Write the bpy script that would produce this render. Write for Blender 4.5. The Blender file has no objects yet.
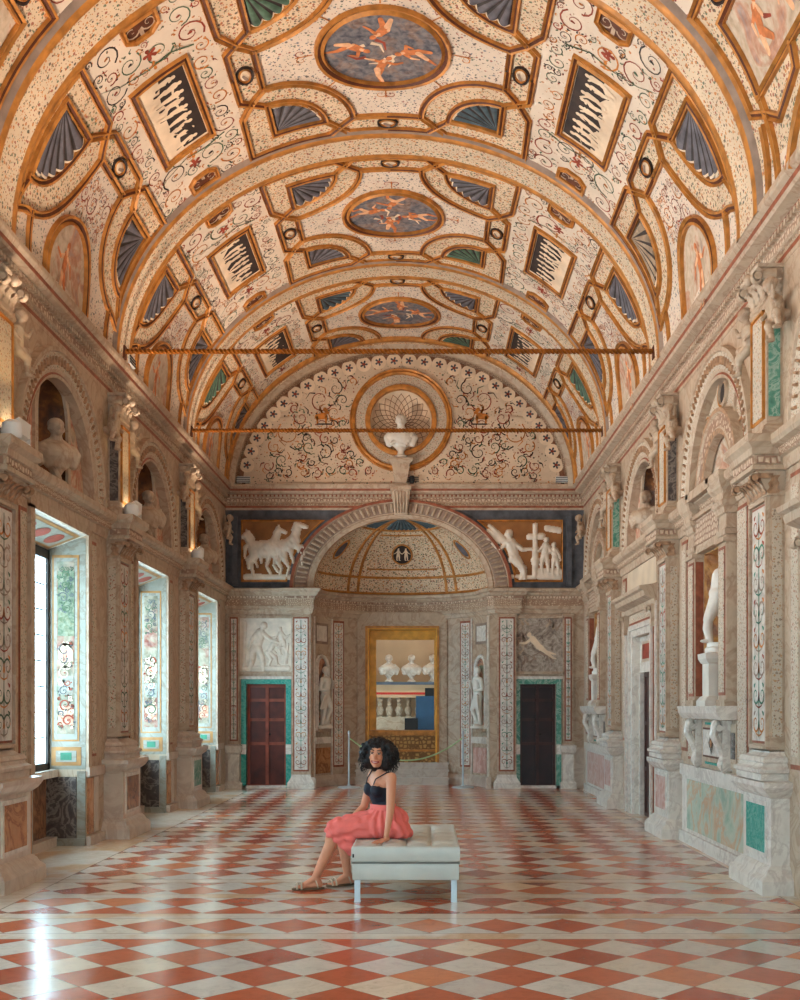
import bpy, bmesh, math, random
import numpy as np
from mathutils import Vector, Matrix, noise
PI = math.pi
C = bpy.context.scene.collection
# ------------------------------------------------------------------ room numbers (metres)
XL, XR = -3.63, 2.92            # side wall planes
XC = -0.41                      # axis of the vault
YE = 20.2                       # end wall plane
ZS = 5.5                        # springing of the vault
VA, VB = 3.14, 2.58              # half width and rise of the vault
BAY = 3.7
PIERS = [-1.9, 1.8, 5.5, 9.2, 12.9, 16.6]
BAYS = [-0.05, 3.65, 7.35, 11.05, 14.75, 18.45]
YB = -1.9

# ------------------------------------------------------------------ node helper
class NT:
    def __init__(s, name, rough=0.6, metal=0.0, spec=0.4):
        s.m = bpy.data.materials.new(name); s.m.use_nodes = True
        s.t = s.m.node_tree; s.p = s.t.nodes['Principled BSDF']
        s.p.inputs['Roughness'].default_value = rough
        s.p.inputs['Metallic'].default_value = metal
        s.p.inputs['Specular IOR Level'].default_value = spec
    def n(s, typ, **kw):
        o = s.t.nodes.new(typ)
        for k, v in kw.items(): setattr(o, k, v)
        return o
    def link(s, a, b): s.t.links.new(a, b)
    def val(s, sock, v):
        if hasattr(v, 'is_output') or isinstance(v, bpy.types.NodeSocket): s.link(v, sock)
        else:
            if isinstance(v, (tuple, list)) and len(v) == 3 and sock.type == 'RGBA': v = (*v, 1)
            sock.default_value = v
    def math(s, op, a, b=0.0, c=0.0):
        o = s.n('ShaderNodeMath', operation=op)
        s.val(o.inputs[0], a); s.val(o.inputs[1], b)
        if op in ('MULTIPLY_ADD', 'COMPARE', 'WRAP'): s.val(o.inputs[2], c)
        return o.outputs[0]
    def mix(s, f, a, b, mode='MIX'):
        o = s.n('ShaderNodeMix', data_type='RGBA', blend_type=mode)
        s.val(o.inputs[0], f); s.val(o.inputs[6], a); s.val(o.inputs[7], b)
        return o.outputs[2]
    def coord(s, which='Object', scale=None):
        o = s.n('ShaderNodeTexCoord').outputs[which]
        if scale:
            mp = s.n('ShaderNodeMapping'); s.link(o, mp.inputs[0]); mp.inputs['Scale'].default_value = scale
            o = mp.outputs[0]
        return o
    def noise(s, co, scale, detail=4, dist=0.0, rough=0.5):
        o = s.n('ShaderNodeTexNoise'); s.link(co, o.inputs['Vector'])
        o.inputs['Scale'].default_value = scale; o.inputs['Detail'].default_value = detail
        o.inputs['Distortion'].default_value = dist; o.inputs['Roughness'].default_value = rough
        return o.outputs['Fac']
    def vor(s, co, scale, feature='F1', rnd=1.0):
        o = s.n('ShaderNodeTexVoronoi', feature=feature); s.link(co, o.inputs['Vector'])
        o.inputs['Scale'].default_value = scale; o.inputs['Randomness'].default_value = rnd
        return o
    def ramp(s, f, stops, interp='LINEAR'):
        o = s.n('ShaderNodeValToRGB'); s.link(f, o.inputs[0]); e = o.color_ramp; e.interpolation = interp
        while len(e.elements) < len(stops): e.elements.new(0.5)
        for el, (p, c) in zip(e.elements, stops):
            el.position = p; el.color = (*c, 1) if len(c) == 3 else c
        return o.outputs[0]
    def bump(s, h, strength=0.3, dist=0.01):
        o = s.n('ShaderNodeBump'); s.link(h, o.inputs['Height'])
        o.inputs['Strength'].default_value = strength; o.inputs['Distance'].default_value = dist
        s.link(o.outputs[0], s.p.inputs['Normal'])
    def color(s, c): s.val(s.p.inputs['Base Color'], c)

def g(r, gg, b):   # sRGB 0-255 to linear
    f = lambda v: (v/255/12.92) if v/255 <= 0.04045 else ((v/255+0.055)/1.055)**2.4
    return (f(r), f(gg), f(b))

MAT = {}
def plain(name, col, rough=0.6, metal=0.0, var=0.15, scale=6, bump=0.0, spec=0.4):
    n = NT(name, rough, metal, spec)
    co = n.coord('Object')
    f = n.noise(co, scale, 5)
    dk = tuple(c*(1-var*1.6) for c in col); lt = tuple(min(1, c*(1+var)) for c in col)
    n.color(n.ramp(f, [(0.3, dk), (0.7, lt)]))
    if bump: n.bump(n.noise(co, scale*6, 4), bump, 0.01)
    MAT[name] = n.m
    return n.m
def marble(name, base, vein, tint=None, scale=3.0, rough=0.3, amt=0.5):
    n = NT(name, rough)
    co = n.coord('Object')
    w = n.noise(co, scale, 8, 1.6, 0.6)
    c = n.ramp(w, [(0.30, tint or base), (0.45, base), (0.52, vein), (0.56, base), (0.75, tint or base)])
    f2 = n.noise(co, scale*4, 6, 0.5)
    c = n.mix(amt, c, n.ramp(f2, [(0.3, tuple(v*0.6 for v in base)), (0.65, tuple(min(1, v*1.15) for v in base))]))
    n.color(c); MAT[name] = n.m
    return n.m
def speckle(name, base, dots, scale=18, size=0.23, rough=0.65, density=0.6, coord='Object', second=True):
    """cream plaster with small painted leaves and dots"""
    n = NT(name, rough)
    co = n.coord(coord)
    f = n.noise(co, 2.3, 5)
    b = n.ramp(f, [(0.3, tuple(v*0.80 for v in base)), (0.7, base)])
    c = b
    for k, (sc, sz) in enumerate([(scale, size), (scale*1.7, size*0.85)][:2 if second else 1]):
        v = n.vor(co, sc)
        dn = n.noise(co, sc*2.2, 2)
        d = n.math('ADD', v.outputs['Distance'], n.math('MULTIPLY', n.math('SUBTRACT', dn, 0.5), 0.35))
        m = n.math('LESS_THAN', d, sz)
        sep = n.n('ShaderNodeSeparateColor'); n.link(v.outputs['Color'], sep.inputs[0])
        on = n.math('LESS_THAN', sep.outputs[1], density)
        stops = [(i/len(dots), dd) for i, dd in enumerate(dots)]
        dc = n.ramp(sep.outputs[0], stops, 'CONSTANT')
        c = n.mix(n.math('MULTIPLY', n.math('MULTIPLY', m, on), 0.85), c, dc)
    n.color(c); MAT[name] = n.m
    return n.m
CREAM = g(232, 208, 178)
RED, GRN, DRK, ORG, BLU = g(150, 62, 40), g(74, 98, 72), g(58, 48, 44), g(196, 120, 50), g(92, 104, 118)
marble('stone', g(192, 170, 146), g(162, 130, 104), g(172, 148, 122), 2.0, 0.5, 0.30)
marble('stone_dado', g(206, 190, 174), g(186, 162, 144), g(194, 172, 154), 1.5, 0.28, 0.22)
marble('stone_white', g(228, 220, 208), g(198, 184, 172), g(218, 206, 192), 2.4, 0.25, 0.25)
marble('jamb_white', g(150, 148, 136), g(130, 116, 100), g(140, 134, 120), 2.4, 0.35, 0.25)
plain('jamb_tan', g(166, 116, 62), 0.5, var=0.2, scale=8)
plain('leaf_brown', g(134, 90, 62), 0.6, var=0.25, scale=9)
plain('fan_dark', g(54, 46, 44), 0.65, var=0.3, scale=9)
marble('marble_green', g(92, 150, 130), g(190, 206, 190), g(60, 116, 100), 5.0, 0.2, 0.4)
marble('marble_teal', g(50, 150, 136), g(120, 186, 168), g(30, 122, 112), 9.0, 0.25, 0.4)
marble('marble_veined', g(190, 198, 178), g(214, 160, 120), g(120, 170, 150), 1.4, 0.2, 0.3)
marble('marble_pink', g(206, 160, 148), g(226, 200, 186), g(186, 132, 120), 2.6, 0.2, 0.3)
marble('marble_orange', g(186, 128, 84), g(120, 70, 44), g(206, 160, 116), 2.8, 0.25, 0.3)
marble('marble_dark', g(84, 76, 74), g(150, 140, 130), g(60, 54, 56), 5.0, 0.25, 0.3)
marble('marble_brown', g(150, 104, 72), g(92, 60, 44), g(176, 132, 92), 3.5, 0.25, 0.3)
plain('plaster_wall', g(206, 186, 160), 0.75, var=0.12, scale=2.5)
plain('stucco', g(228, 214, 196), 0.6, var=0.10, scale=7, bump=0.15)
plain('white_marble', g(226, 220, 208), 0.4, var=0.08, scale=5)
plain('gold', g(190, 126, 58), 0.45, 0.2, var=0.25, scale=9, bump=0.1)
plain('gold_bright', g(222, 160, 60), 0.4, 0.2, var=0.2, scale=5)
plain('brown', g(92, 46, 22), 0.6, var=0.25, scale=9)
plain('red_line', g(150, 84, 58), 0.5, var=0.25, scale=12)
plain('band_grey', g(150, 128, 112), 0.7, var=0.2, scale=6)
plain('ochre_ground', g(150, 98, 52), 0.7, var=0.25, scale=3)
plain('carved_tan', g(172, 134, 102), 0.6, var=0.3, scale=22, bump=0.4)
plain('slate', g(84, 86, 92), 0.6, var=0.3, scale=7)
plain('fan_slate', g(98, 94, 100), 0.65, var=0.25, scale=9)
plain('fan_green', g(80, 108, 88), 0.65, var=0.3, scale=9)
plain('fan_blue', g(72, 90, 98), 0.65, var=0.3, scale=9)
plain('fan_tan', g(170, 148, 124), 0.65, var=0.25, scale=9)
plain('cream', CREAM, 0.7, var=0.12, scale=4)
plain('p_red', RED, 0.7, var=0.3); plain('p_green', GRN, 0.7, var=0.3); plain('p_dark', DRK, 0.7, var=0.3)
plain('p_orange', ORG, 0.7, var=0.3); plain('p_blue', BLU, 0.7, var=0.3); plain('p_teal', g(60, 128, 100), 0.6, var=0.3)
plain('flesh', g(206, 122, 70), 0.7, var=0.25, scale=14); plain('flesh_pale', g(232, 178, 136), 0.7, var=0.2, scale=14)
plain('cameo_dark', g(52, 40, 36), 0.7, var=0.3)
plain('window_metal', g(38, 28, 24), 0.5)
plain('lamp_white', g(232, 232, 228), 0.4, var=0.03)
plain('wood_door', g(158, 76, 54), 0.4, var=0.25, scale=5)
plain('wood_panel', g(98, 40, 28), 0.4, var=0.3, scale=4)
plain('wood_dark', g(70, 34, 26), 0.4, var=0.3, scale=4)
plain('wood_dark_panel', g(48, 22, 20), 0.4, var=0.3, scale=4)
plain('tie_gold', g(156, 96, 34), 0.4, 0.4, var=0.25, scale=12)
plain('leather', g(198, 200, 190), 0.38, var=0.04, scale=8, bump=0.05)
plain('leather_seam', g(120, 120, 112), 0.5)
plain('chrome', g(190, 200, 204), 0.35, 0.2, var=0.03)
plain('skin', g(214, 146, 112), 0.5, var=0.06, scale=6)
plain('lips', g(170, 60, 58), 0.4); plain('white_eye', g(240, 236, 230), 0.3, var=0.02); plain('black', g(16, 14, 15), 0.5, var=0.2)
plain('hair', g(26, 20, 20), 0.6, var=0.4, scale=60)
plain('top_cloth', g(20, 24, 38), 0.7, var=0.2)
plain('skirt_cloth', g(240, 118, 108), 0.8, var=0.07, scale=9)
plain('sandal', g(206, 186, 160), 0.5); plain('sandal_sole', g(110, 84, 60), 0.7)
plain('rope_green', g(170, 190, 140), 0.6)
plain('blue_board', g(40, 70, 96), 0.6, var=0.1); plain('tape_red', g(190, 40, 30), 0.6, var=0.05)
plain('shelf_grey', g(84, 90, 100), 0.6); plain('room_tan', g(196, 158, 122), 0.8, var=0.06, scale=2)
speckle('sp_field', g(230, 212, 192), [DRK, BLU, RED, GRN, DRK, BLU], 20, 0.27, density=0.9)
speckle('sp_ring', g(226, 202, 170), [ORG, RED, g(150, 116, 84), DRK, GRN], 24, 0.36, density=0.95)
speckle('sp_band', g(226, 204, 174), [DRK, ORG, g(150, 116, 84), RED, ORG, GRN], 24, 0.33, density=0.95)
speckle('sp_dense', g(206, 184, 152), [DRK, g(96, 70, 54), RED, GRN, ORG], 30, 0.30, density=0.9)
speckle('sp_scroll', g(232, 214, 192), [ORG, RED, GRN, g(170, 140, 110)], 11, 0.16, density=0.7)
speckle('sp_pil', g(208, 192, 170), [g(120, 134, 112), g(160, 96, 76), g(140, 120, 104), g(180, 134, 92)], 34, 0.33, density=0.85)
speckle('sp_lunette', g(224, 200, 172), [DRK, RED, GRN, ORG, DRK], 13, 0.2, density=0.8)

def m_ornament(name, base, dark, scale=16):
    n = NT(name, 0.6); co = n.coord('Object')
    v = n.vor(co, scale, 'DISTANCE_TO_EDGE', 0.55)
    c = n.ramp(v.outputs['Distance'], [(0.0, dark), (0.10, dark), (0.22, base), (1, base)])
    f = n.noise(co, 2.0, 4)
    c = n.mix(0.35, c, n.ramp(f, [(0.35, tuple(x*0.7 for x in base)), (0.7, base)]))
    n.color(c); n.bump(v.outputs['Distance'], 0.8, 0.02); MAT[name] = n.m
m_ornament('ornament', g(214, 190, 164), g(124, 74, 50), 17)
m_ornament('ornament_fine', g(216, 192, 164), g(132, 86, 60), 30)
m_ornament('ornament_gold', g(196, 150, 84), g(92, 46, 20), 13)

def m_mosaic():
    n = NT('gold_mosaic', 0.5, 0.2); co = n.coord('Object')
    v = n.vor(co, 26)
    f = n.noise(co, 5, 4)
    c = n.ramp(f, [(0.3, g(62, 34, 16)), (0.5, g(120, 70, 26)), (0.7, g(176, 112, 46))])
    sep = n.n('ShaderNodeSeparateColor'); n.link(v.outputs['Color'], sep.inputs[0])
    c = n.mix(n.math('MULTIPLY', sep.outputs[0], 0.55), c, (*g(48, 26, 14), 1))
    n.color(c); MAT['gold_mosaic'] = n.m
m_mosaic()
def m_fresco(name, cols, scale=3.5, dist=1.2):
    n = NT(name, 0.75); co = n.coord('Object')
    f = n.noise(co, scale, 5, dist, 0.6)
    k = len(cols); c = n.ramp(f, [(0.28+0.44*i/(k-1), cc) for i, cc in enumerate(cols)])
    f2 = n.noise(co, scale*5, 4, 0.5)
    c = n.mix(0.2, c, n.ramp(f2, [(0.3, (0.03, 0.02, 0.02)), (0.65, (0.8, 0.7, 0.6))]))
    n.color(c); MAT[name] = n.m
m_fresco('fresco_sky', [g(34, 42, 60), g(58, 66, 84), g(84, 84, 94), g(120, 92, 80), g(52, 60, 76)], 3.0)
m_fresco('fresco_pale', [g(150, 128, 120), g(196, 170, 140), g(206, 186, 160), g(190, 130, 96), g(160, 140, 134)], 2.6)
m_fresco('fresco_ochre', [g(120, 64, 34), g(196, 130, 60), g(222, 166, 86), g(150, 90, 60), g(110, 96, 80)], 2.6)
m_fresco('fresco_reveal', [g(50, 84, 56), g(110, 108, 86), g(140, 124, 100), g(138, 70, 52), g(96, 40, 34)], 2.6)
m_fresco('fresco_niche', [g(60, 96, 74), g(110, 120, 90), g(196, 130, 84), g(120, 60, 40), g(70, 70, 70)], 3.0)
m_fresco('fresco_green', [g(34, 62, 40), g(64, 94, 62), g(110, 116, 82), g(50, 78, 52)], 5.0)
m_fresco('fresco_grey', [g(60, 50, 44), g(130, 112, 98), g(186, 172, 156), g(96, 80, 70)], 4.0, 2.0)
m_fresco('fresco_wall', [g(196, 150, 116), g(214, 190, 160), g(190, 110, 80), g(206, 176, 140), g(150, 130, 110)], 3.0)

def m_floor():
    n = NT('floor_tiles', 0.16, spec=0.6)
    co = n.coord('Object'); sp = n.n('ShaderNodeSeparateXYZ'); n.link(co, sp.inputs[0])
    X, Y = sp.outputs[0], sp.outputs[1]
    w = 0.47
    dx = n.math('ADD', X, 0.2); dy = n.math('SUBTRACT', Y, 6.61)
    a = n.math('DIVIDE', n.math('ADD', dx, dy), w); b = n.math('DIVIDE', n.math('SUBTRACT', dx, dy), w)
    fa, fb = n.math('FLOOR', a), n.math('FLOOR', b)
    par = n.math('MODULO', n.math('ABSOLUTE', n.math('ADD', fa, fb)), 2.0)
    cv = n.n('ShaderNodeCombineXYZ'); n.link(fa, cv.inputs[0]); n.link(fb, cv.inputs[1])
    wn = n.n('ShaderNodeTexWhiteNoise', noise_dimensions='3D'); n.link(cv.outputs[0], wn.inputs['Vector'])
    red = n.ramp(wn.outputs['Value'], [(0, g(190, 90, 58)), (0.3, g(202, 104, 68)), (0.6, g(172, 74, 48)), (0.8, g(220, 134, 88)), (1, g(192, 108, 80))])
    wht = n.ramp(wn.outputs['Value'], [(0, g(228, 220, 206)), (0.35, g(214, 208, 198)), (0.6, g(232, 214, 188)), (0.85, g(204, 196, 188)), (1, g(222, 204, 178))])
    c = n.mix(par, red, wht)
    # veins and stains
    f = n.noise(co, 9, 8, 1.2, 0.65)
    c = n.mix(0.30, c, n.ramp(f, [(0.32, (0.25, 0.15, 0.10)), (0.5, (0.8, 0.72, 0.66)), (0.7, (1.0, 0.97, 0.94))]), 'MULTIPLY')
    f3 = n.noise(co, 45, 3)
    c = n.mix(n.math('MULTIPLY', n.math('GREATER_THAN', f3, 0.66), 0.25), c, (*g(110, 60, 44), 1))
    # joints
    ja = n.math('ABSOLUTE', n.math('SUBTRACT', n.math('FRACT', a), 0.5)); jb = n.math('ABSOLUTE', n.math('SUBTRACT', n.math('FRACT', b), 0.5))
    jj = n.math('GREATER_THAN', n.math('MAXIMUM', ja, jb), 0.492)
    c = n.mix(n.math('MULTIPLY', jj, 0.6), c, (*g(70, 50, 42), 1))
    # cross bands of plain stone
    isb = None; edge = None
    for yc in (7.2, 7.89, 8.72, 9.47):
        d = n.math('ABSOLUTE', n.math('SUBTRACT', Y, yc))
        t = n.math('LESS_THAN', d, 0.09); e = n.math('LESS_THAN', n.math('ABSOLUTE', n.math('SUBTRACT', d, 0.09)), 0.006)
        isb = t if isb is None else n.math('MAXIMUM', isb, t); edge = e if edge is None else n.math('MAXIMUM', edge, e)
    # side borders
    sb = n.math('MAXIMUM', n.math('LESS_THAN', X, -3.12), n.math('GREATER_THAN', X, 2.80))
    se = n.math('MAXIMUM', n.math('LESS_THAN', n.math('ABSOLUTE', n.math('ADD', X, 3.12)), 0.007), n.math('LESS_THAN', n.math('ABSOLUTE', n.math('SUBTRACT', X, 2.80)), 0.007))
    isb = n.math('MAXIMUM', isb, sb); edge = n.math('MAXIMUM', edge, se)
    f4 = n.noise(co, 1.1, 3)
    bc = n.ramp(f4, [(0.38, g(214, 200, 180)), (0.52, g(220, 206, 188)), (0.6, g(206, 160, 112))])
    bc = n.mix(0.25, bc, n.ramp(f, [(0.3, (0.3, 0.2, 0.15)), (0.65, (0.9, 0.8, 0.7))]))
    c = n.mix(isb, c, bc); c = n.mix(n.math('MULTIPLY', edge, 0.6), c, (*g(80, 60, 50), 1))
    n.color(c)
    rr = n.noise(co, 3, 4); n.link(n.math('MULTIPLY_ADD', rr, 0.18, 0.10), n.p.inputs['Roughness'])
    o = n.n('ShaderNodeBump'); n.link(n.noise(co, 5.5, 3), o.inputs['Height']); o.inputs['Strength'].default_value = 0.12; o.inputs['Distance'].default_value = 0.02
    n.link(o.outputs[0], n.p.inputs['Normal'])
    MAT['floor_tiles'] = n.m
m_floor()
def m_glass():
    m = bpy.data.materials.new('window_glass'); m.use_nodes = True; t = m.node_tree
    t.nodes.remove(t.nodes['Principled BSDF']); out = t.nodes['Material Output']
    tr = t.nodes.new('ShaderNodeBsdfTransparent'); gl = t.nodes.new('ShaderNodeBsdfGlossy'); gl.inputs['Roughness'].default_value = 0.05
    mx = t.nodes.new('ShaderNodeMixShader'); mx.inputs[0].default_value = 0.06
    t.links.new(tr.outputs[0], mx.inputs[1]); t.links.new(gl.outputs[0], mx.inputs[2]); t.links.new(mx.outputs[0], out.inputs[0])
    MAT['window_glass'] = m
m_glass()
def m_emit(name, col, s):
    m = bpy.data.materials.new(name); m.use_nodes = True
    p = m.node_tree.nodes['Principled BSDF']; p.inputs['Emission Color'].default_value = (*col, 1); p.inputs['Emission Strength'].default_value = s
    MAT[name] = m
m_emit('lamp_glow', (1.0, 0.8, 0.5), 6)

# ------------------------------------------------------------------ mesh builder
class M:
    def __init__(s, xf=None):
        s.v = []; s.f = []; s.mi = []; s.sm = []; s.xf = xf
    def add(s, vs, fs, mi=0, smooth=False):
        o = len(s.v)
        if s.xf is not None: vs = [s.xf(v) if callable(s.xf) else s.xf @ Vector(v) for v in vs]
        s.v += [tuple(v) for v in vs]
        for f in fs: s.f.append([i+o for i in f]); s.mi.append(mi); s.sm.append(smooth)
    def box(s, x0, x1, y0, y1, z0, z1, mi=0):
        vs = [(x, y, z) for z in (z0, z1) for y in (y0, y1) for x in (x0, x1)]
        s.add(vs, [(0, 2, 3, 1), (4, 5, 7, 6), (0, 1, 5, 4), (1, 3, 7, 5), (3, 2, 6, 7), (2, 0, 4, 6)], mi)
    def wb(s, x0, x1, d0, d1, z0, z1, mi=0): s.box(x0, x1, -d1, -d0, z0, z1, mi)     # wall box: d is how far it stands out
    def frustum(s, x0, x1, d1, z0, X0, X1, D1, z1, mi=0, d0=0):
        vs = [(x0, -d0, z0), (x1, -d0, z0), (x1, -d1, z0), (x0, -d1, z0), (X0, -d0, z1), (X1, -d0, z1), (X1, -D1, z1), (X0, -D1, z1)]
        s.add(vs, [(0, 1, 2, 3), (4, 7, 6, 5), (0, 4, 5, 1), (1, 5, 6, 2), (2, 6, 7, 3), (3, 7, 4, 0)], mi)
    def grid(s, fn, nu, nv, mi=0, smooth=True, cu=False, cv=False):
        vs = [fn(i/nu, j/nv) for j in range(nv+(0 if cv else 1)) for i in range(nu+(0 if cu else 1))]
        W = nu if cu else nu+1; H = nv if cv else nv+1
        fs = []
        for j in range(nv):
            for i in range(nu):
                i2 = (i+1) % W; j2 = (j+1) % H
                fs.append((j*W+i, j*W+i2, j2*W+i2, j2*W+i))
        s.add(vs, fs, mi, smooth)
    def prof(s, prof, x0, x1, mi=0, mis=None):
        """closed profile [(d, z)] pushed along x"""
        n = len(prof); vs = [(x, -d, z) for x in (x0, x1) for d, z in prof]
        fs = [(i, (i+1) % n, n+(i+1) % n, n+i) for i in range(n)]
        if mis:
            for i, f in enumerate(fs): s.add([vs[j] for j in f], [(0, 1, 2, 3)], mis[i])
            s.add(vs, [tuple(range(n-1, -1, -1)), tuple(range(n, 2*n))], mi)
        else:
            s.add(vs, fs+[tuple(range(n-1, -1, -1)), tuple(range(n, 2*n))], mi)
    def miter(s, prof, hw, mi=0, d0=0.0, back=0.0):
        """profile [(d,z)] wrapped round a block of half width hw standing out by d0"""
        n = len(prof); ring = []
        for d, z in prof:
            ring.append([(-hw-d, back, z), (-hw-d, -(d0+d), z), (hw+d, -(d0+d), z), (hw+d, back, z)])
        vs = [p for r in ring for p in r]; fs = []
        for i in range(n-1):
            for k in range(3): fs.append((i*4+k, i*4+k+1, (i+1)*4+k+1, (i+1)*4+k))
        fs.append((0, 3, 2, 1)); fs.append(((n-1)*4, (n-1)*4+1, (n-1)*4+2, (n-1)*4+3))
        s.add(vs, fs, mi)
    def ringprof(s, prof, cx, cz, a0, a1, n, mi=0, sz=1.0, closed=False, mis=None, smooth=True):
        """profile [(r, d)] swept round (cx, cz) in the wall plane; sz squeezes the height"""
        k = len(prof)
        vs = []
        for i in range(n+1):
            a = a0+(a1-a0)*i/n
            for r, d in prof: vs.append((cx+r*math.cos(a), -d, cz+r*math.sin(a)*sz))
        for j in range(k-1):
            fs = [(i*k+j, i*k+j+1, (i+1)*k+j+1, (i+1)*k+j) for i in range(n)]
            s.addr(vs, fs, (mis[j] if mis else mi), smooth)
        if not closed:
            s.addr(vs, [tuple(range(k)), tuple(range(n*k+k-1, n*k-1, -1))], mi)
    def addr(s, vs, fs, mi, smooth=False):
        used = sorted({i for f in fs for i in f}); mp = {o: q for q, o in enumerate(used)}
        s.add([vs[i] for i in used], [tuple(mp[i] for i in f) for f in fs], mi, smooth)
    def lathe(s, prof, c=(0, 0, 0), n=20, mi=0, sx=1, sy=1):
        cx, cy, cz = c
        vs = [(cx+r*sx*math.cos(2*PI*i/n), cy+r*sy*math.sin(2*PI*i/n), cz+z) for r, z in prof for i in range(n)]
        fs = [(j*n+i, j*n+(i+1) % n, (j+1)*n+(i+1) % n, (j+1)*n+i) for j in range(len(prof)-1) for i in range(n)]
        s.add(vs, fs, mi, True)
        k = len(prof)-1
        s.add([vs[i] for i in range(n)], [tuple(range(n-1, -1, -1))], mi); s.add([vs[k*n+i] for i in range(n)], [tuple(range(n))], mi)
    def tube(s, pts, r, n=8, mi=0, closed=False, caps=True):
        pts = [Vector(p) for p in pts]; k = len(pts); rs = r if isinstance(r, (list, tuple)) else [r]*k
        up = Vector((0, 0, 1)); vs = []; prev = None
        for i, p in enumerate(pts):
            t = (pts[(i+1) % k]-pts[i-1]) if closed else (pts[min(i+1, k-1)]-pts[max(i-1, 0)])
            t.normalize()
            if prev is None:
                a = t.cross(up)
                if a.length < 1e-3: a = t.cross(Vector((1, 0, 0)))
            else: a = prev-t*prev.dot(t)
            a.normalize(); prev = a; b = t.cross(a)
            for j in range(n):
                q = 2*PI*j/n; vs.append(p+(a*math.cos(q)+b*math.sin(q))*rs[i])
        fs = []
        for i in range(k if closed else k-1):
            for j in range(n):
                a0 = i*n; b0 = ((i+1) % k)*n
                fs.append((a0+j, a0+(j+1) % n, b0+(j+1) % n, b0+j))
        s.add(vs, fs, mi, True)
        if not closed and caps: s.add(vs[:n]+vs[-n:], [tuple(range(n-1, -1, -1)), tuple(range(n, 2*n))], mi)
    def capsule(s, p0, p1, r0, r1, n=12, mi=0):
        p0, p1 = Vector(p0), Vector(p1); t = p1-p0; L = t.length; t = t.normalized() if L > 1e-6 else Vector((0, 0, 1))
        a = t.cross(Vector((0, 0, 1)));  a = a if a.length > 1e-3 else t.cross(Vector((1, 0, 0))); a.normalize(); b = t.cross(a)
        rings = [(p0-t*r0*math.cos(q), r0*math.sin(q)) for q in (0.05, 0.5, 1.0, PI/2)] + [(p1+t*r1*math.cos(q), r1*math.sin(q)) for q in (PI/2, 1.0, 0.5, 0.05)]
        vs = [c+(a*math.cos(2*PI*j/n)+b*math.sin(2*PI*j/n))*r for c, r in rings for j in range(n)]
        fs = [(i*n+j, i*n+(j+1) % n, (i+1)*n+(j+1) % n, (i+1)*n+j) for i in range(len(rings)-1) for j in range(n)]
        k = len(rings)-1
        fs += [tuple(range(n-1, -1, -1)), tuple(k*n+j for j in range(n))]
        s.add(vs, fs, mi, True)
    def ell(s, c, r, rot=None, n=16, mi=0):
        c = Vector(c); R = rot or Matrix.Identity(3); vs = []; k = n//2
        for i in range(k+1):
            th = 0.03+(PI-0.06)*i/k
            for j in range(n):
                q = 2*PI*j/n
                vs.append(c+R@Vector((r[0]*math.sin(th)*math.cos(q), r[1]*math.sin(th)*math.sin(q), r[2]*math.cos(th))))
        fs = [(i*n+j, i*n+(j+1) % n, (i+1)*n+(j+1) % n, (i+1)*n+j) for i in range(k) for j in range(n)]
        fs += [tuple(range(n)), tuple(k*n+n-1-j for j in range(n))]
        s.add(vs, fs, mi, True)
    def ribbon(s, pts, w, mi=0, taper=True):
        """flat painted stroke: pts are 2-D (a, b); the xf maps (a, b, h)"""
        k = len(pts); vs = []
        for i, (x, y) in enumerate(pts):
            x0, y0 = pts[max(i-1, 0)]; x1, y1 = pts[min(i+1, k-1)]
            tx, ty = x1-x0, y1-y0; L = math.hypot(tx, ty) or 1e-6
            ww = w/2*((1-0.75*i/(k-1)) if taper else 1)
            vs += [(x-ty/L*ww, y+tx/L*ww, s.h), (x+ty/L*ww, y-tx/L*ww, s.h)]
        s.add(vs, [(2*i, 2*i+1, 2*i+3, 2*i+2) for i in range(k-1)], mi)
    def blob(s, x0, y0, r0, x1, y1, r1, mi=0, n=6, h=None):
        a = math.atan2(y1-y0, x1-x0); vs = []
        for i in range(n+1): q = a+PI/2+PI*i/n; vs.append((x0+r0*math.cos(q), y0+r0*math.sin(q), h if h is not None else s.h))
        for i in range(n+1): q = a-PI/2+PI*i/n; vs.append((x1+r1*math.cos(q), y1+r1*math.sin(q), h if h is not None else s.h))
        s.add(vs, [tuple(range(len(vs)))], mi)
    h = 0.004

def build(name, m, mats, parent=None, loc=(0, 0, 0), rz=0.0, recalc=True, auto=True, allsmooth=None):
    me = bpy.data.meshes.new(name); me.from_pydata(m.v, [], m.f)
    if isinstance(mats, str): mats = [mats]
    for k in mats: me.materials.append(MAT[k])
    me.polygons.foreach_set('material_index', m.mi)
    sm = m.sm if allsmooth is None else [allsmooth]*len(m.f)
    me.polygons.foreach_set('use_smooth', sm)
    if recalc:
        b = bmesh.new(); b.from_mesh(me)
        bmesh.ops.remove_doubles(b, verts=b.verts, dist=1e-5)
        bmesh.ops.recalc_face_normals(b, faces=b.faces)
        if auto:
            for e in b.edges:
                if len(e.link_faces) == 2 and e.calc_face_angle(0) > 0.7: e.smooth = False
        b.to_mesh(me); b.free()
    me.update()
    o = bpy.data.objects.new(name, me); C.objects.link(o)
    o.location = loc; o.rotation_euler = (0, 0, rz)
    if parent: o.parent = parent
    return o
def tag(o, label, cat, group=None, kind=None):
    if label: o['label'] = label
    if cat: o['category'] = cat
    if group: o['group'] = group
    if kind: o['kind'] = kind
    return o
def struct(o, label=None, cat=None):
    o['kind'] = 'structure'
    if label: o['label'] = label
    if cat: o['category'] = cat
    return o
def root(name, label, cat, loc=(0, 0, 0), rz=0.0, group=None, kind=None):
    o = bpy.data.objects.new(name, None); C.objects.link(o); o.empty_display_size = 0.1
    o.location = loc; o.rotation_euler = (0, 0, rz)
    return tag(o, label, cat, group, kind)
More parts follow.
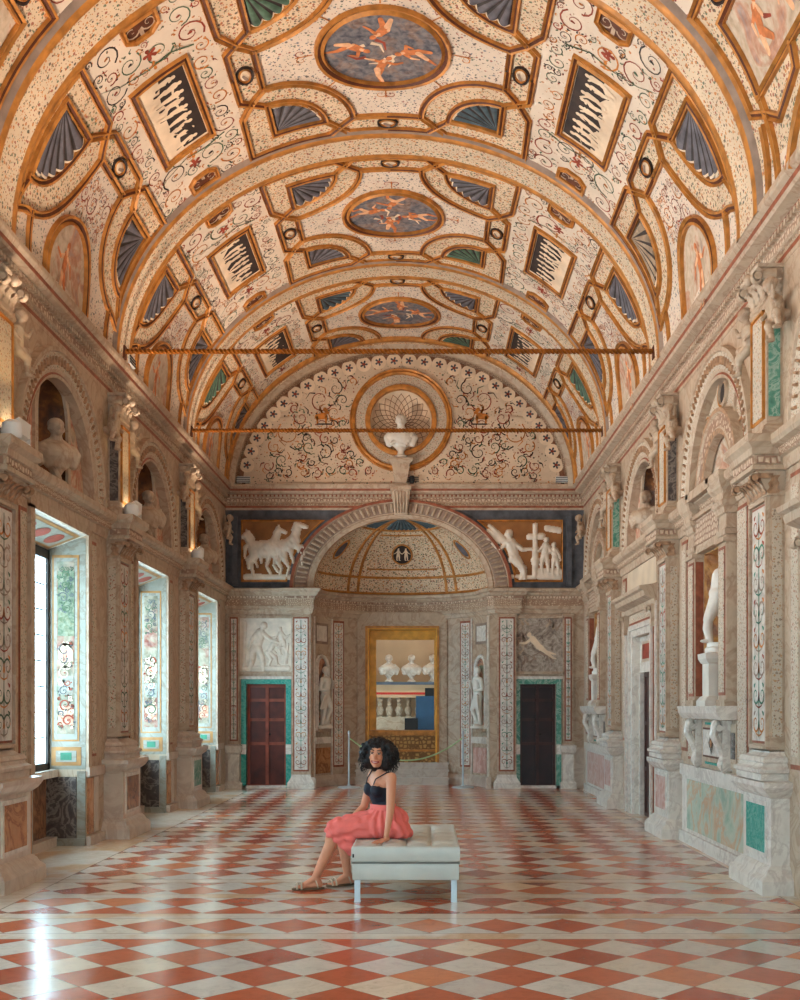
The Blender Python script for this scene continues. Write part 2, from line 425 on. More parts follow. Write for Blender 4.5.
def copy_tree(o, parent=None):
    c = o.copy(); C.objects.link(c); c.parent = parent
    for ch in list(o.children): copy_tree(ch, c)
    return c
def wallpose(side, Y, z=0.0):
    if side == 'L': return (XL, Y, z), PI/2
    if side == 'R': return (XR, Y, z), -PI/2
    return (Y, YE, z), 0.0
def wallxf(side):
    (x, y, z), r = wallpose(side, 0)
    if side == 'L': return Matrix.Translation((XL, 0, 0)) @ Matrix.Rotation(PI/2, 4, 'Z')
    if side == 'R':
        # local x is world Y here as well, so that one table of numbers serves both walls
        return lambda v: Vector((XR+v[1], v[0], v[2]))
    return Matrix.Translation((0, YE, 0))
def voxel(name, m, mats, size, parent=None, smooth=3, loc=(0, 0, 0), rz=0.0, post=None, fac=0.5):
    """fuse overlapping lumps into one continuous skin"""
    me = bpy.data.meshes.new('t'); me.from_pydata(m.v, [], m.f)
    o = bpy.data.objects.new('t', me); C.objects.link(o)
    r = o.modifiers.new('r', 'REMESH'); r.mode = 'VOXEL'; r.voxel_size = size
    if smooth:
        q = o.modifiers.new('s', 'SMOOTH'); q.iterations = smooth; q.factor = fac
    dg = bpy.context.evaluated_depsgraph_get(); dg.update()
    nm = bpy.data.meshes.new_from_object(o.evaluated_get(dg)); bpy.data.objects.remove(o)
    nm.name = name; nm.materials.clear()
    if isinstance(mats, str): mats = [mats]
    for k in mats: nm.materials.append(MAT[k])
    if post:
        for v in nm.vertices: v.co = post(v.co.copy(), v.normal.copy())
    nm.polygons.foreach_set('use_smooth', [True]*len(nm.polygons)); nm.polygons.foreach_set('material_index', [0]*len(nm.polygons))
    nm.update()
    ob = bpy.data.objects.new(name, nm); C.objects.link(ob); ob.location = loc; ob.rotation_euler = (0, 0, rz)
    if parent: ob.parent = parent
    return ob
def relief(name, prims, w, h, mats, parent, res=0.014, thr=0.004, y0=0.0, k=3.0, xf=None):
    """carved low relief: height field from overlapping tapered limbs (x0,z0,r0,x1,z1,r1,amp)"""
    nx, nz = int(w/res)+1, int(h/res)+1
    xs = np.linspace(-w/2, w/2, nx); zs = np.linspace(0, h, nz); GX, GZ = np.meshgrid(xs, zs)
    H = np.zeros_like(GX)
    for (a, b, ra, c, d, rb, amp) in prims:
        ex, ez = c-a, d-b; L2 = ex*ex+ez*ez+1e-9
        t = np.clip(((GX-a)*ex+(GZ-b)*ez)/L2, 0, 1)
        dd = np.hypot(GX-a-t*ex, GZ-b-t*ez); r = ra+(rb-ra)*t
        H += (amp*np.sqrt(np.clip(1-(dd/r)**2, 0, 1)))**k
    H = H**(1/k)
    H = H + 0.05*H*np.sin(GX*70+GZ*40)
    vs = [(float(GX[j, i]), float(-y0-H[j, i]), float(GZ[j, i])) for j in range(nz) for i in range(nx)]
    fs = []
    for j in range(nz-1):
        for i in range(nx-1):
            if max(H[j, i], H[j+1, i], H[j, i+1], H[j+1, i+1]) > thr: fs.append((j*nx+i, j*nx+i+1, (j+1)*nx+i+1, (j+1)*nx+i))
    m = M(xf); m.addr(vs, fs, 0, True)
    return build(name, m, mats, parent, recalc=False)
def fig(x, z, s, ta, arms, legs, ht=0.0, amp=0.03, face=1):
    """a little figure: pelvis at (x, z), height scale s, ta torso angle from vertical; returns tapered limbs"""
    P = []; sx = x+math.sin(ta)*0.30*s; sz = z+math.cos(ta)*0.30*s
    P.append((x, z, 0.085*s, sx, sz, 0.095*s, amp))
    hx = sx+math.sin(ta+ht)*0.16*s; hz = sz+math.cos(ta+ht)*0.16*s
    P.append((sx, sz, 0.045*s, hx, hz, 0.04*s, amp*0.8)); P.append((hx, hz, 0.068*s, hx+0.005, hz+0.02*s, 0.06*s, amp*1.1))
    for k, (a1, a2) in enumerate(arms):
        ox = sx+(0.07*s if k else -0.07*s); ex, ez = ox+math.sin(a1)*0.17*s, sz-0.01-math.cos(a1)*0.17*s
        P.append((ox, sz-0.01, 0.042*s, ex, ez, 0.034*s, amp*0.8)); P.append((ex, ez, 0.034*s, ex+math.sin(a2)*0.17*s, ez-math.cos(a2)*0.17*s, 0.022*s, amp*0.8))
    for k, (a1, a2) in enumerate(legs):
        ox = x+(0.04*s if k else -0.04*s); kx, kz = ox+math.sin(a1)*0.25*s, z-math.cos(a1)*0.25*s
        fx, fz = kx+math.sin(a2)*0.25*s, kz-math.cos(a2)*0.25*s
        P.append((ox, z, 0.07*s, kx, kz, 0.05*s, amp)); P.append((kx, kz, 0.048*s, fx, fz, 0.028*s, amp*0.9))
        P.append((fx, fz, 0.026*s, fx+face*0.07*s, fz-0.015*s, 0.02*s, amp*0.7))
    return P
def rfig(rnd, x, z, s, amp=0.03):
    return fig(x, z, s, rnd.uniform(-0.5, 0.5), [(rnd.uniform(-2, 0), rnd.uniform(-2.2, 1)), (rnd.uniform(0, 2), rnd.uniform(-1, 2.2))],
               [(rnd.uniform(-0.9, 0.2), rnd.uniform(-0.8, 0.6)), (rnd.uniform(-0.2, 0.9), rnd.uniform(-0.6, 0.8))], rnd.uniform(-0.4, 0.4), amp, rnd.choice((-1, 1)))
def spiral(cx, cy, r, turns, a0, dr=1, n=18):
    out = []
    for i in range(n+1):
        t = i/n; rr = r*(1-t)**0.8+r*0.06; a = a0+dr*t*turns*2*PI
        out.append((cx+rr*math.cos(a), cy+rr*math.sin(a)))
    return out
def scrolls(m, rnd, x0, x1, y0, y1, r=0.16, avoid=(), cols=(0, 1, 2, 3), w=0.018, dens=1.0):
    """free arabesque: packed spirals with tendrils and buds"""
    placed = []; tries = int(900*dens)
    for it in range(tries):
        rr = r*rnd.uniform(0.7, 1.15)*(1 if it < tries*0.3 else 0.55 if it < tries*0.65 else 0.32); x = rnd.uniform(x0+rr, x1-rr) if x1-x0 > 2*rr else None
        y = rnd.uniform(y0+rr, y1-rr) if y1-y0 > 2*rr else None
        if x is None or y is None: continue
        if any(a0-rr*0.9 < x < a1+rr*0.9 and b0-rr*0.9 < y < b1+rr*0.9 for a0, a1, b0, b1 in avoid): continue
        if any(math.hypot(x-px, y-py) < (rr+pr)*0.92 for px, py, pr in placed): continue
        placed.append((x, y, rr))
        dr = rnd.choice((-1, 1)); a0 = rnd.uniform(0, 2*PI); c = rnd.choice(cols)
        m.ribbon(spiral(x, y, rr*0.92, 1.35, a0, dr), w*rnd.uniform(0.8, 1.3)*(0.6+rr/r*0.4), c)
        for q in range(rnd.randint(3, 6)):
            a = rnd.uniform(0, 2*PI); b = rr*rnd.uniform(0.8, 1.15); c2 = rnd.choice(cols)
            px, py = x+b*math.cos(a), y+b*math.sin(a); l = rr*rnd.uniform(0.2, 0.45); da = a+rnd.uniform(-1, 1)
            m.ribbon([(px, py), (px+l*0.5*math.cos(da), py+l*0.5*math.sin(da)), (px+l*math.cos(da+0.8*dr), py+l*math.sin(da+0.8*dr))], w*1.3, c2)
        m.blob(x-rr*0.08, y, rr*0.10, x+rr*0.08, y+rr*0.05, rr*0.07, rnd.choice(cols), 4)
def candelabra(m, w, z0, z1, rnd, step=None, lw=0.010, cols=(0, 1, 2, 3)):
    """mirrored plant ornament climbing a narrow panel"""
    step = step or w*0.95; n = max(1, int((z1-z0)/step)); step = (z1-z0)/n
    m.ribbon([(0, z0), (0, z1)], lw, cols[0], False)
    for i in range(n):
        zc = z0+(i+0.5)*step; c = rnd.choice(cols); c2 = rnd.choice(cols); up = rnd.choice((-1, 1)); r = w*0.23
        for s in (-1, 1):
            sp = spiral(r*1.05, zc, r, 1.2, PI if up > 0 else PI, up); m.ribbon([(s*x, z) for x, z in sp], lw*1.3, c)
            m.ribbon([(0, zc-step*0.45), (s*w*0.2, zc-step*0.38), (s*w*0.42, zc-step*0.2*up)], lw, c2)
            m.blob(s*w*0.36, zc+step*0.34, w*0.05, s*w*0.28, zc+step*0.42, w*0.02, rnd.choice(cols), 4)
            m.blob(s*w*0.40, zc-step*0.05, w*0.03, s*w*0.40, zc+step*0.06, w*0.015, rnd.choice(cols), 4)
        m.blob(0, zc-step*0.12, w*0.07, 0, zc+step*0.12, w*0.03, rnd.choice(cols), 5)
# ================================================================== CEILING
_t = np.linspace(0, PI/2, 2001)
_s = np.concatenate([[0], np.cumsum(np.hypot(np.diff(VA*np.sin(_t)), np.diff(VB*np.cos(_t))))])
UQ = float(_s[-1])
def U(u, v, h=0.0):
    """u: length along the curve from the crown, v: world Y, h: inward from the plaster"""
    au = min(abs(u), UQ); t = float(np.interp(au, _s, _t)); sg = 1 if u >= 0 else -1
    x, z = VA*math.sin(t), VB*math.cos(t); nx, nz = x/VA**2, z/VB**2; L = math.hypot(nx, nz)
    return Vector((XC+sg*(x-nx/L*h), v, ZS+z-nz/L*h-(abs(u)-au)))
def onvault(yc): return lambda p: U(p[0], p[1]+yc, p[2])
def resample(pts, step=0.1, closed=False):
    out = []; k = len(pts)
    for i in range(k if closed else k-1):
        a, b = pts[i], pts[(i+1) % k]; L = math.hypot(b[0]-a[0], b[1]-a[1]); n = max(1, int(L/step))
        for j in range(n): out.append((a[0]+(b[0]-a[0])*j/n, a[1]+(b[1]-a[1])*j/n))
    if not closed: out.append(pts[-1])
    return out
def mould(m, pts, w=0.070, h=0.035, closed=False, mis=(0, 0, 1, 0, 0), step=0.1):
    """raised double fillet with a sunk brown middle, mitred along a 2-D path"""
    pts = resample(pts, step, closed); k = len(pts)
    offs = [(-0.5, 0.0), (-0.46, 1.0), (-0.17, 0.85), (0.17, 0.35), (0.46, 1.0), (0.5, 0.0)]
    vs = []
    for i, (x, y) in enumerate(pts):
        if closed: p, q = pts[i-1], pts[(i+1) % k]
        else: p, q = pts[max(i-1, 0)], pts[min(i+1, k-1)]
        d1 = Vector((x-p[0], y-p[1])); d2 = Vector((q[0]-x, q[1]-y))
        if d1.length < 1e-6: d1 = d2
        if d2.length < 1e-6: d2 = d1
        d1.normalize(); d2.normalize(); n1 = Vector((-d1.y, d1.x)); n2 = Vector((-d2.y, d2.x)); nn = n1+n2
        if nn.length < 0.3: nn = n1
        nn.normalize(); sc = min(1/max(nn.dot(n1), 0.35), 2.2)
        for o, hh in offs: vs.append((x+nn.x*o*w*sc, y+nn.y*o*w*sc, hh*h))
    c = len(offs)
    for j in range(c-1):
        fs = [(i*c+j, i*c+j+1, ((i+1) % k)*c+j+1, ((i+1) % k)*c+j) for i in range(k if closed else k-1)]
        m.addr(vs, fs, mis[j], False)
def arcpts(cx, cy, ru, rv, a0, a1, n=14):
    return [(cx+ru*math.cos(a0+(a1-a0)*i/n), cy+rv*math.sin(a0+(a1-a0)*i/n)) for i in range(n+1)]
def fmat(rnd): return rnd.choice(['fan_slate', 'fan_slate', 'fan_green', 'fan_tan', 'fan_blue'])

def vault_surface():
    m = M(); us = sorted({0, .4, .8, 1.28, 1.43, 1.58, 1.9, 2.2, 2.55, 2.87, 3.13, 3.4, 3.7, 4.0, 4.25, UQ, 0.6, 1.05, 0.2, 1.75, 2.05, 2.38, 2.7, 3.0, 3.27, 3.55, 3.85, 4.12})
    us = [-u for u in us[::-1] if u > 0]+us
    vs = [YB-0.2+i*0.37 for i in range(int((YE+0.7-YB)/0.37)+1)]
    def mi(u):
        a = abs(u)
        return 0 if a < 1.28 else 1 if a < 1.58 else 2 if a < 2.87 else 1 if a < 3.13 else 0
    for i in range(len(us)-1):
        a, b = us[i], us[i+1]; q = []
        for v in vs: q += [U(a, v), U(b, v)]
        m.add(q, [(2*j, 2*j+1, 2*j+3, 2*j+2) for j in range(len(vs)-1)], mi((a+b)/2), True)
    return struct(build('ceiling', m, ['sp_field', 'sp_ring', 'sp_scroll'], auto=False), 'painted barrel vault with gilded ribs over the long hall', 'ceiling')
ceiling = vault_surface()

def fan(yc, cu, cv, du, dv, ru, rv, mat, nm='shell_fan'):
    """fluted quarter shell: corner (cu, cv), opening towards (du, dv)"""
    m = M(onvault(yc)); m2 = M(onvault(yc)); nf = 6; n = nf*6
    def fn(s, t):
        a = s*PI/2; r = t; rip = abs(math.sin(s*nf*PI)); edge = 1+0.05*rip
        return (cu+du*ru*r*math.cos(a)*edge*0.94, cv+dv*rv*r*math.sin(a)*edge*0.94, 0.006+0.035*rip*t)
    m.grid(fn, n, 5)
    m.mi = [1 if (q % n) % 6 in (0, 5) else 0 for q in range(n*5)]
    def fe(s, t):
        a = s*PI/2; rip = abs(math.sin(s*nf*PI)); r = 0.94*(1+0.05*rip)+0.04*t
        return (cu+du*ru*r*math.cos(a), cv+dv*rv*r*math.sin(a), 0.012+0.02*rip)
    o = build(nm, m, [mat, 'fan_dark'], ceiling, auto=False)
    m2.grid(fe, n, 1); build('scalloped_edge', m2, 'cream', o, auto=False)
def ringpatch(yc, cu, cv, du, dv, r0u, r1u, r0v, r1v, mat='sp_ring'):
    m = M(onvault(yc))
    m.grid(lambda s, t: (cu+du*(r0u+(r1u-r0u)*t)*math.cos(s*PI/2), cv+dv*(r0v+(r1v-r0v)*t)*math.sin(s*PI/2), 0.003), 14, 3)
    return m
def cameo(yc, cu, cv, ru, rv):
    m = M(onvault(yc)); mould(m, [(cu+ru*math.cos(2*PI*i/20), cv+rv*math.sin(2*PI*i/20)) for i in range(20)], 0.035, 0.03, True, (1, 1, 1, 0, 0), 0.5)
    o = build('oval_medallion', m, ['gold', 'cameo_dark'], ceiling, auto=False)
    m = M(onvault(yc)); m.grid(lambda s, t: (cu+ru*0.9*t*math.cos(2*PI*s), cv+rv*0.9*t*math.sin(2*PI*s), 0.004+0.03*(1-t*t)), 16, 4, 0, True, cu=True)
    m.blob(cu-ru*0.3, cv-rv*0.3, ru*0.2, cu+ru*0.1, cv+rv*0.3, ru*0.25, 1, 6, 0.038)
    build('cameo_head', m, ['cream', 'band_grey'], o, auto=False)
def painted(m, prims, mi=0, h0=0.006, swap=False):
    for i, (a, b, ra, c, d, rb, amp) in enumerate(prims):
        m.blob(a, b, ra, c, d, rb, mi if isinstance(mi, int) else mi[i % len(mi)], 6, h0+0.0004*(i % 8))

def bay_ceiling(yc, seed, kind='std'):
    rnd = random.Random(seed)
    # --- circular sky painting in the middle
    m = M(onvault(yc)); mould(m, arcpts(0, 0, .645, .645, 0, 2*PI*39/40, 39), 0.10, 0.045, True, step=0.5)
    fr = build('round_frame', m, ['gold', 'brown'], ceiling, auto=False)
    m = M(onvault(yc)); m.grid(lambda s, t: (0.61*t*math.cos(2*PI*s), 0.61*t*math.sin(2*PI*s), 0.003), 32, 6, 0, True, cu=True)
    build('sky_painting', m, 'fresco_sky', fr, auto=False)
    m = M(onvault(yc))
    for a in (0.1, PI/2+0.15, PI+0.2, 3*PI/2+0.1):
        P = rfig(rnd, 0, 0, 0.62); Q = []
        for (x0, y0, r0, x1, y1, r1, am) in P:      # feet towards the rim, heads inward
            def R(x, y):
                X, Y = x*0.8, 0.24-y*0.8+0.10; Y = 0.36-y*0.75
                return (X*math.cos(a-PI/2)-Y*math.sin(a-PI/2), X*math.sin(a-PI/2)+Y*math.cos(a-PI/2))
            p, q = R(x0, y0), R(x1, y1); Q.append((p[0], p[1], r0*0.8, q[0], q[1], r1*0.8, am))
        Q = [q for q in Q if math.hypot(q[0], q[1])+q[2] < 0.6 and math.hypot(q[3], q[4])+q[5] < 0.6]
        painted(m, Q, (0, 1, 0))
    for k in range(7):
        a = rnd.uniform(0, 2*PI); r = rnd.uniform(0.05, 0.3); b = rnd.uniform(0, PI)
        m.ribbon([(r*math.cos(a), r*math.sin(a)), (r*math.cos(a)+0.1*math.cos(b), r*math.sin(a)+0.1*math.sin(b)), (r*math.cos(a)+0.2*math.cos(b+0.5), r*math.sin(a)+0.2*math.sin(b+0.5))], 0.05, rnd.choice((2, 3)))
    build('flying_figures', m, ['flesh', 'flesh_pale', 'p_red', 'cream'], fr, recalc=False)
    # painted sprigs round the circle
    m = M(onvault(yc))
    for k in range(8):
        a = k*PI/4; x, y = 0.80*math.cos(a), 0.80*math.sin(a); L = 0.13 if k % 2 else 0.09
        ca, sa = math.cos(a), math.sin(a)
        m.ribbon([(x-L*ca, y-L*sa), (x+L*ca, y+L*sa)], 0.016, 0, False)
        for s in (-1, 1):
            m.ribbon([(x+(px*ca-py*s*sa), y+(px*sa+py*s*ca)) for px, py in spiral(0.03, 0.055, 0.055, 1.1, -PI/2, 1, 12)], 0.014, rnd.choice((0, 1)))
    build('painted_sprigs', m, ['p_orange', 'p_red'], ceiling, recalc=False)
    # --- the four corners of the central field
    E1 = 1.24
    m = M(onvault(yc)); mr = M(onvault(yc))
    for du in (-1, 1):
        for dv in (-1, 1):
            f = lambda P: [(du*a, dv*b) for a, b in P]
            ring = [(1.28-.9*math.sin(q), 1.24-.9*math.cos(q)) for q in [PI/2*i/14 for i in range(15)]]
            mould(m, f([(.66, 1.53), (1.60, 1.53), (1.58, .74), (1.43, .50)]+ring), closed=True)
            inn = [(1.28-.59*math.sin(q), 1.24-.59*math.cos(q)) for q in [PI/2*i/12 for i in range(13)]]
            mould(m, f([(1.28, 1.24)]+inn), closed=True)
            mould(m, f([(.69, 1.24), (.45, 1.53)])); mould(m, f([(1.28, .66), (1.55, .42), (1.55, 0)])); mould(m, f([(1.28, .34), (1.28, 0)])); mould(m, f([(.38, 1.24), (0, 1.24)]))
            mould(m, f([(.45, 1.53), (0, 1.53)]))
            fan(yc, du*1.24, dv*1.20, -du, -dv, .50, .50, fmat(rnd))
            r = ringpatch(yc, du*1.28, dv*1.24, -du, -dv, .59, .9, .59, .9); mr.v, o = mr.v, len(mr.v)
            mr.f += [[i+o for i in q] for q in r.f]; mr.v += r.v; mr.mi += r.mi; mr.sm += r.sm
        # fields of the edge strip behind the fans
    for dv in (-1, 1): mr.add([(u, dv*v, 0.002) for u in np.linspace(-1.58, 1.58, 25) for v in (1.24, 1.56)], [(2*i, 2*i+1, 2*i+3, 2*i+2) for i in range(24)], 0, True)
    build('gilded_frame', m, ['gold', 'brown'], ceiling, auto=False)
    build('ornament_field', mr, 'sp_ring', ceiling, auto=False)
    cameo(yc, 0, 1.39, .10, .075); cameo(yc, 0, -1.39, .10, .075); cameo(yc, 1.42, 0, .075, .12); cameo(yc, -1.42, 0, .075, .12)
    for du in (-1, 1):
        # --- scroll strip, square picture and plaques
        m = M(onvault(yc)); mould(m, [(du*1.93, -.68), (du*2.54, -.68), (du*2.54, .68), (du*1.93, .68)], 0.075, 0.035, True)
        pic = build('picture_frame', m, ['gold', 'brown'], ceiling, auto=False)
        m = M(onvault(yc)); m.grid(lambda s, t: (du*(1.96+.55*s), -.65+1.3*t, 0.005), 4, 8)
        build('picture_ground', m, 'cream', pic, auto=False)
        m = M(onvault(yc)); sl = du
        # dark backdrop behind the pale procession
        e = [(1.975+.0, -.63), (2.02, .62)]; P = [(1.975, -.63), (1.975, .60)]+[(2.30+rnd.uniform(-.05, .09), .60-q*.123) for q in range(11)]
        m.add([(du*a, b, .0075) for a, b in P], [tuple(range(len(P)))], 0)
        for q in range(7): m.ribbon([(du*2.24, -.5+q*.16), (du*2.36, -.45+q*.16), (du*2.48, -.47+q*.16+rnd.uniform(-.05, .05))], .045, 0)
        for q in range(9):
            y = -.52+q*.13+rnd.uniform(-.02, .02); x0 = du*(2.06+rnd.uniform(0, .05)); x1 = du*(2.38+rnd.uniform(-.03, .05))
            m.blob(x0, y, .026, x0+du*.02, y, .022, 1, 6, 0.0115); m.blob(x0+du*.06, y, .045, x0+du*.17, y+rnd.uniform(-.02, .02), .03, 1, 6, 0.011)
            m.blob(x0+du*.17, y, .03, x1, y+rnd.uniform(-.05, .05), .016, 1, 6, 0.0108); m.blob(x0+du*.17, y, .028, x1-du*.04, y+rnd.uniform(-.05, .05), .014, 0, 6, 0.0104)
            m.blob(x0+du*.08, y, .018, x0+du*rnd.uniform(-.02, .16), y+rnd.uniform(.05, .1), .012, rnd.choice((0, 1)), 6, 0.0118)
        for q in range(12):
            y = -.6+q*.1; m.ribbon([(du*2.28, y), (du*2.38, y+rnd.uniform(-.04, .04)), (du*2.46, y+rnd.uniform(-.07, .07))], .03, 0)
        build('procession_figures', m, ['cameo_dark', 'cream'], pic, recalc=False)
        av = [(1.88, 2.6, -.75, .75), (2.0, 2.42, 1.2, 1.6), (2.0, 2.42, -1.6, -1.2)]
        m = M(lambda p, du=du: U(du*p[0], p[1]+yc, p[2]))
        scrolls(m, rnd, 1.62, 2.85, -1.55, 1.55, 0.19, av, w=0.019, dens=6)
        for s in (-1, 1):       # stem, blossom and bow on the long axis
            m.ribbon([(1.8, s*.78), (2.05, s*.86), (2.3, s*.82), (2.6, s*.9), (2.8, s*1.05)], 0.02, 0)
            for k in range(5): m.blob(2.22, s*1.0, .012, 2.22+.06*math.cos(k*1.26), s*1.0+.06*math.sin(k*1.26), .022, 1, 5)
            for k in range(4): m.blob(2.22, s*.83, .01, 2.22+.045*math.cos(k*1.57), s*.83+.045*math.sin(k*1.57), .018, 3, 5)
        build('painted_scrollwork', m, ['p_green', 'p_red', 'p_dark', 'p_orange'], ceiling, recalc=False)
        for s in (-1, 1):
            hx = [(2.04, 1.34), (2.13, 1.27), (2.30, 1.27), (2.38, 1.34), (2.38, 1.51), (2.04, 1.51)]
            m = M(onvault(yc)); mould(m, [(du*a, s*b) for a, b in hx], 0.05, 0.03, True, (0, 0, 0, 0, 0))
            pl = build('small_plaque', m, ['gold'], ceiling, auto=False)
            m = M(onvault(yc)); m.add([(du*a, s*b, 0.006) for a, b in hx], [tuple(range(6))])
            build('plaque_face', m, 'brown', pl, auto=False)
            m = M(onvault(yc)); m.h = 0.01
            for e in (-1, 1): m.ribbon([(a, b) for a, b in spiral(du*(2.21+e*.09), s*1.4, .08, 1.3, 0 if e > 0 else PI, e, 14)], 0.02, 0)
            m.blob(du*2.21, s*1.3, .02, du*2.21, s*1.47, .02)
            build('plaque_carving', m, 'stone', pl, recalc=False)
        # --- lower side field
        m = M(onvault(yc)); mr = M(onvault(yc))
        if kind == 'std':
            for dv in (-1, 1):
                f = lambda P: [(du*a, dv*b) for a, b in P]
                ring = [(3.13+1.0*math.sin(q), 1.45-1.07*math.cos(q)) for q in [PI/2*i/14 for i in range(14)]]
                mould(m, f([(4.2, 1.53), (2.87, 1.53), (2.87, .66)]+ring), closed=True)
                inn = [(3.13+.73*math.sin(q), 1.40-.63*math.cos(q)) for q in [PI/2*i/12 for i in range(13)]]
                mould(m, f([(3.13, 1.40)]+inn), closed=True)
                mould(m, f([(3.13, .77), (2.87, .46), (2.87, 0)])); mould(m, f([(3.13, .38), (3.13, 0)])); mould(m, f([(3.86, 1.40), (4.08, 1.53)])); mould(m, f([(4.08, 1.22), (UQ, 1.18)]))
                fan(yc, du*3.17, dv*1.36, du, -dv, .62, .54, fmat(rnd))
                r = ringpatch(yc, du*3.13, dv*1.40, du, -dv, .73, 1.0, .63, 1.05); o = len(mr.v)
                mr.f += [[i+o for i in q] for q in r.f]; mr.v += r.v; mr.mi += r.mi; mr.sm += r.sm
                mr.add([(du*u, dv*v, 0.002) for u in np.linspace(2.9, UQ, 16) for v in (1.40, 1.56)], [(2*i, 2*i+1, 2*i+3, 2*i+2) for i in range(15)], 0, True)
            cameo(yc, du*3.0, 0, .075, .12)
            cu, ru, rv = 4.36, .62, .60; pv = -0.15
            e = [(du*(cu-ru*math.cos(q)), pv+rv*math.sin(q)) for q in [-1.75+3.5*i/26 for i in range(27)]]
            mould(m, e, 0.09, 0.045)
            b = M(onvault(yc)); b.grid(lambda s, t: (du*min(UQ, cu-ru*0.93*t*math.cos(-1.75+3.5*s)), pv+rv*0.93*t*math.sin(-1.75+3.5*s), 0.004), 24, 5)
            pa = build('arched_painting', b, 'fresco_pale', ceiling, auto=False)
            b = M(lambda p, du=du: U(du*p[0], p[1]+yc, p[2])); P = fig(0, 0, .62, .15, [(-1.2, -2), (1.1, .4)], [(-.25, .1), (.3, -.1)])
            painted(b, [(4.28-z, pv-.1+x, r0, 4.28-Z, pv-.1+X, r1, a) for x, z, r0, X, Z, r1, a in P], (0, 1)); build('standing_figure', b, ['flesh', 'flesh_pale'], pa, recalc=False)
            b = M(lambda p, du=du: U(du*p[0], p[1]+yc, p[2]))
            scrolls(b, rnd, 3.25, 3.75, -.4, .4, .13, cols=(0, 1), w=0.014); build('painted_sprigs', b, ['p_orange', 'p_red'], ceiling, recalc=False)
        else:   # bay nearest the viewer: big oblong pictures instead of fans
            mould(m, [(du*3.12, -1.2), (du*3.77, -1.2), (du*3.77, 1.2), (du*3.12, 1.2)], closed=True)
            mould(m, [(du*2.86, 0), (du*2.86, 1.46), (du*3.8, 1.42), (du*3.93, 1.17), (du*UQ, 1.1)]); mould(m, [(du*2.86, 0), (du*2.86, -1.46), (du*3.8, -1.42), (du*3.93, -1.17), (du*UQ, -1.1)])
            for dv in (-1, 1):
                mould(m, [(du*3.75, dv*1.18), (du*3.93, dv*1.17), (du*4.08, dv*.95), (du*3.95, dv*.5), (du*3.77, dv*.45)]); mould(m, [(du*3.95, dv*1.3), (du*UQ, dv*1.35)])
            e = [(du*(4.62-.55*math.cos(q)), .85*math.sin(q)) for q in [-1.4+2.8*i/22 for i in range(23)]]; mould(m, e, 0.09, 0.045)
            b = M(onvault(yc)); b.grid(lambda s, t: (du*(3.16+.57*s), -1.16+2.32*t, 0.004), 6, 14)
            pa = build('oblong_painting', b, 'fresco_pale', ceiling, auto=False)
            b = M(lambda p, du=du: U(du*p[0], p[1]+yc, p[2]))
            for q, yy in enumerate((-.8, -.3, .3, .8)):
                P = rfig(rnd, 0, 0, .55); painted(b, [(3.5-z, yy+x, r0, 3.5-Z, yy+X, r1, a) for x, z, r0, X, Z, r1, a in P if 3.18 < 3.5-z < 3.7 and 3.18 < 3.5-Z < 3.7], (0, 1, 0, 1, 2))
            build('painted_figures', b, ['flesh', 'flesh_pale', 'p_red'], pa, recalc=False)
            b = M(onvault(yc)); b.grid(lambda s, t: (du*min(UQ, 4.62-.5*t*math.cos(-1.4+2.8*s)), .8*t*math.sin(-1.4+2.8*s), 0.004), 20, 4); build('arched_painting', b, 'fresco_pale', ceiling, auto=False)
            for dv in (-1, 1): cameo(yc, du*2.99, dv*.98, .07, .11)
            mr.grid(lambda s, t: (du*(2.87+.9*s), -1.45+2.9*t, 0.002), 8, 20); mr.grid(lambda s, t: (du*(3.77+(UQ-3.77)*s), -1.55+3.1*t, 0.0015), 6, 20)
        build('gilded_frame', m, ['gold', 'brown'], ceiling, auto=False)
        build('ornament_field', mr, 'sp_ring', ceiling, auto=False)
for i, yc in enumerate(BAYS):
    if i >= 3: bay_ceiling(yc, 10+i)
    if i == 2: bay_ceiling(yc, 12, 'near')
# transverse arches
for Yp in PIERS[1:]:
    m = M(); n = 72; pf = [(-.34, 0), (-.29, .045), (-.22, .055), (-.185, .045), (.185, .045), (.22, .055), (.29, .045), (.34, 0)]
    mis = [2, 0, 0, 1, 0, 0, 2]
    vs = [U(-UQ-.02+(2*UQ+.04)*i/n, Yp+a, h) for i in range(n+1) for a, h in pf]; k = len(pf)
    for j in range(k-1): m.addr(vs, [(i*k+j, i*k+j+1, (i+1)*k+j+1, (i+1)*k+j) for i in range(n)], mis[j], True)
    o = build('transverse_arch', m, ['gold', 'sp_band', 'band_grey'], ceiling, auto=False)
# end arch against the lunette
m = M(); n = 72; pf = [(-.52, 0), (-.50, .05), (-.40, .06), (-.38, .03), (-.22, .03), (-.20, .10), (-.12, .13), (-.10, .10), (0.0, .16), (.02, 0)]
vs = [U(-UQ-.02+(2*UQ+.04)*i/n, YE+a, h) for i in range(n+1) for a, h in pf]; k = len(pf); mis = [0, 0, 0, 1, 2, 2, 0, 3, 2]
for j in range(k-1): m.addr(vs, [(i*k+j, i*k+j+1, (i+1)*k+j+1, (i+1)*k+j) for i in range(n)], mis[j], True)
build('end_arch', m, ['gold', 'sp_ring', 'stone', 'ornament_fine'], ceiling, auto=False)

# ================================================================== FLOOR
m = M(); m.box(XL-1.0, XR+0.9, YB-0.3, YE+1.6, -0.1, 0.0)
floor = struct(build('floor', m, 'floor_tiles'), 'polished red and white checkered marble floor', 'floor')

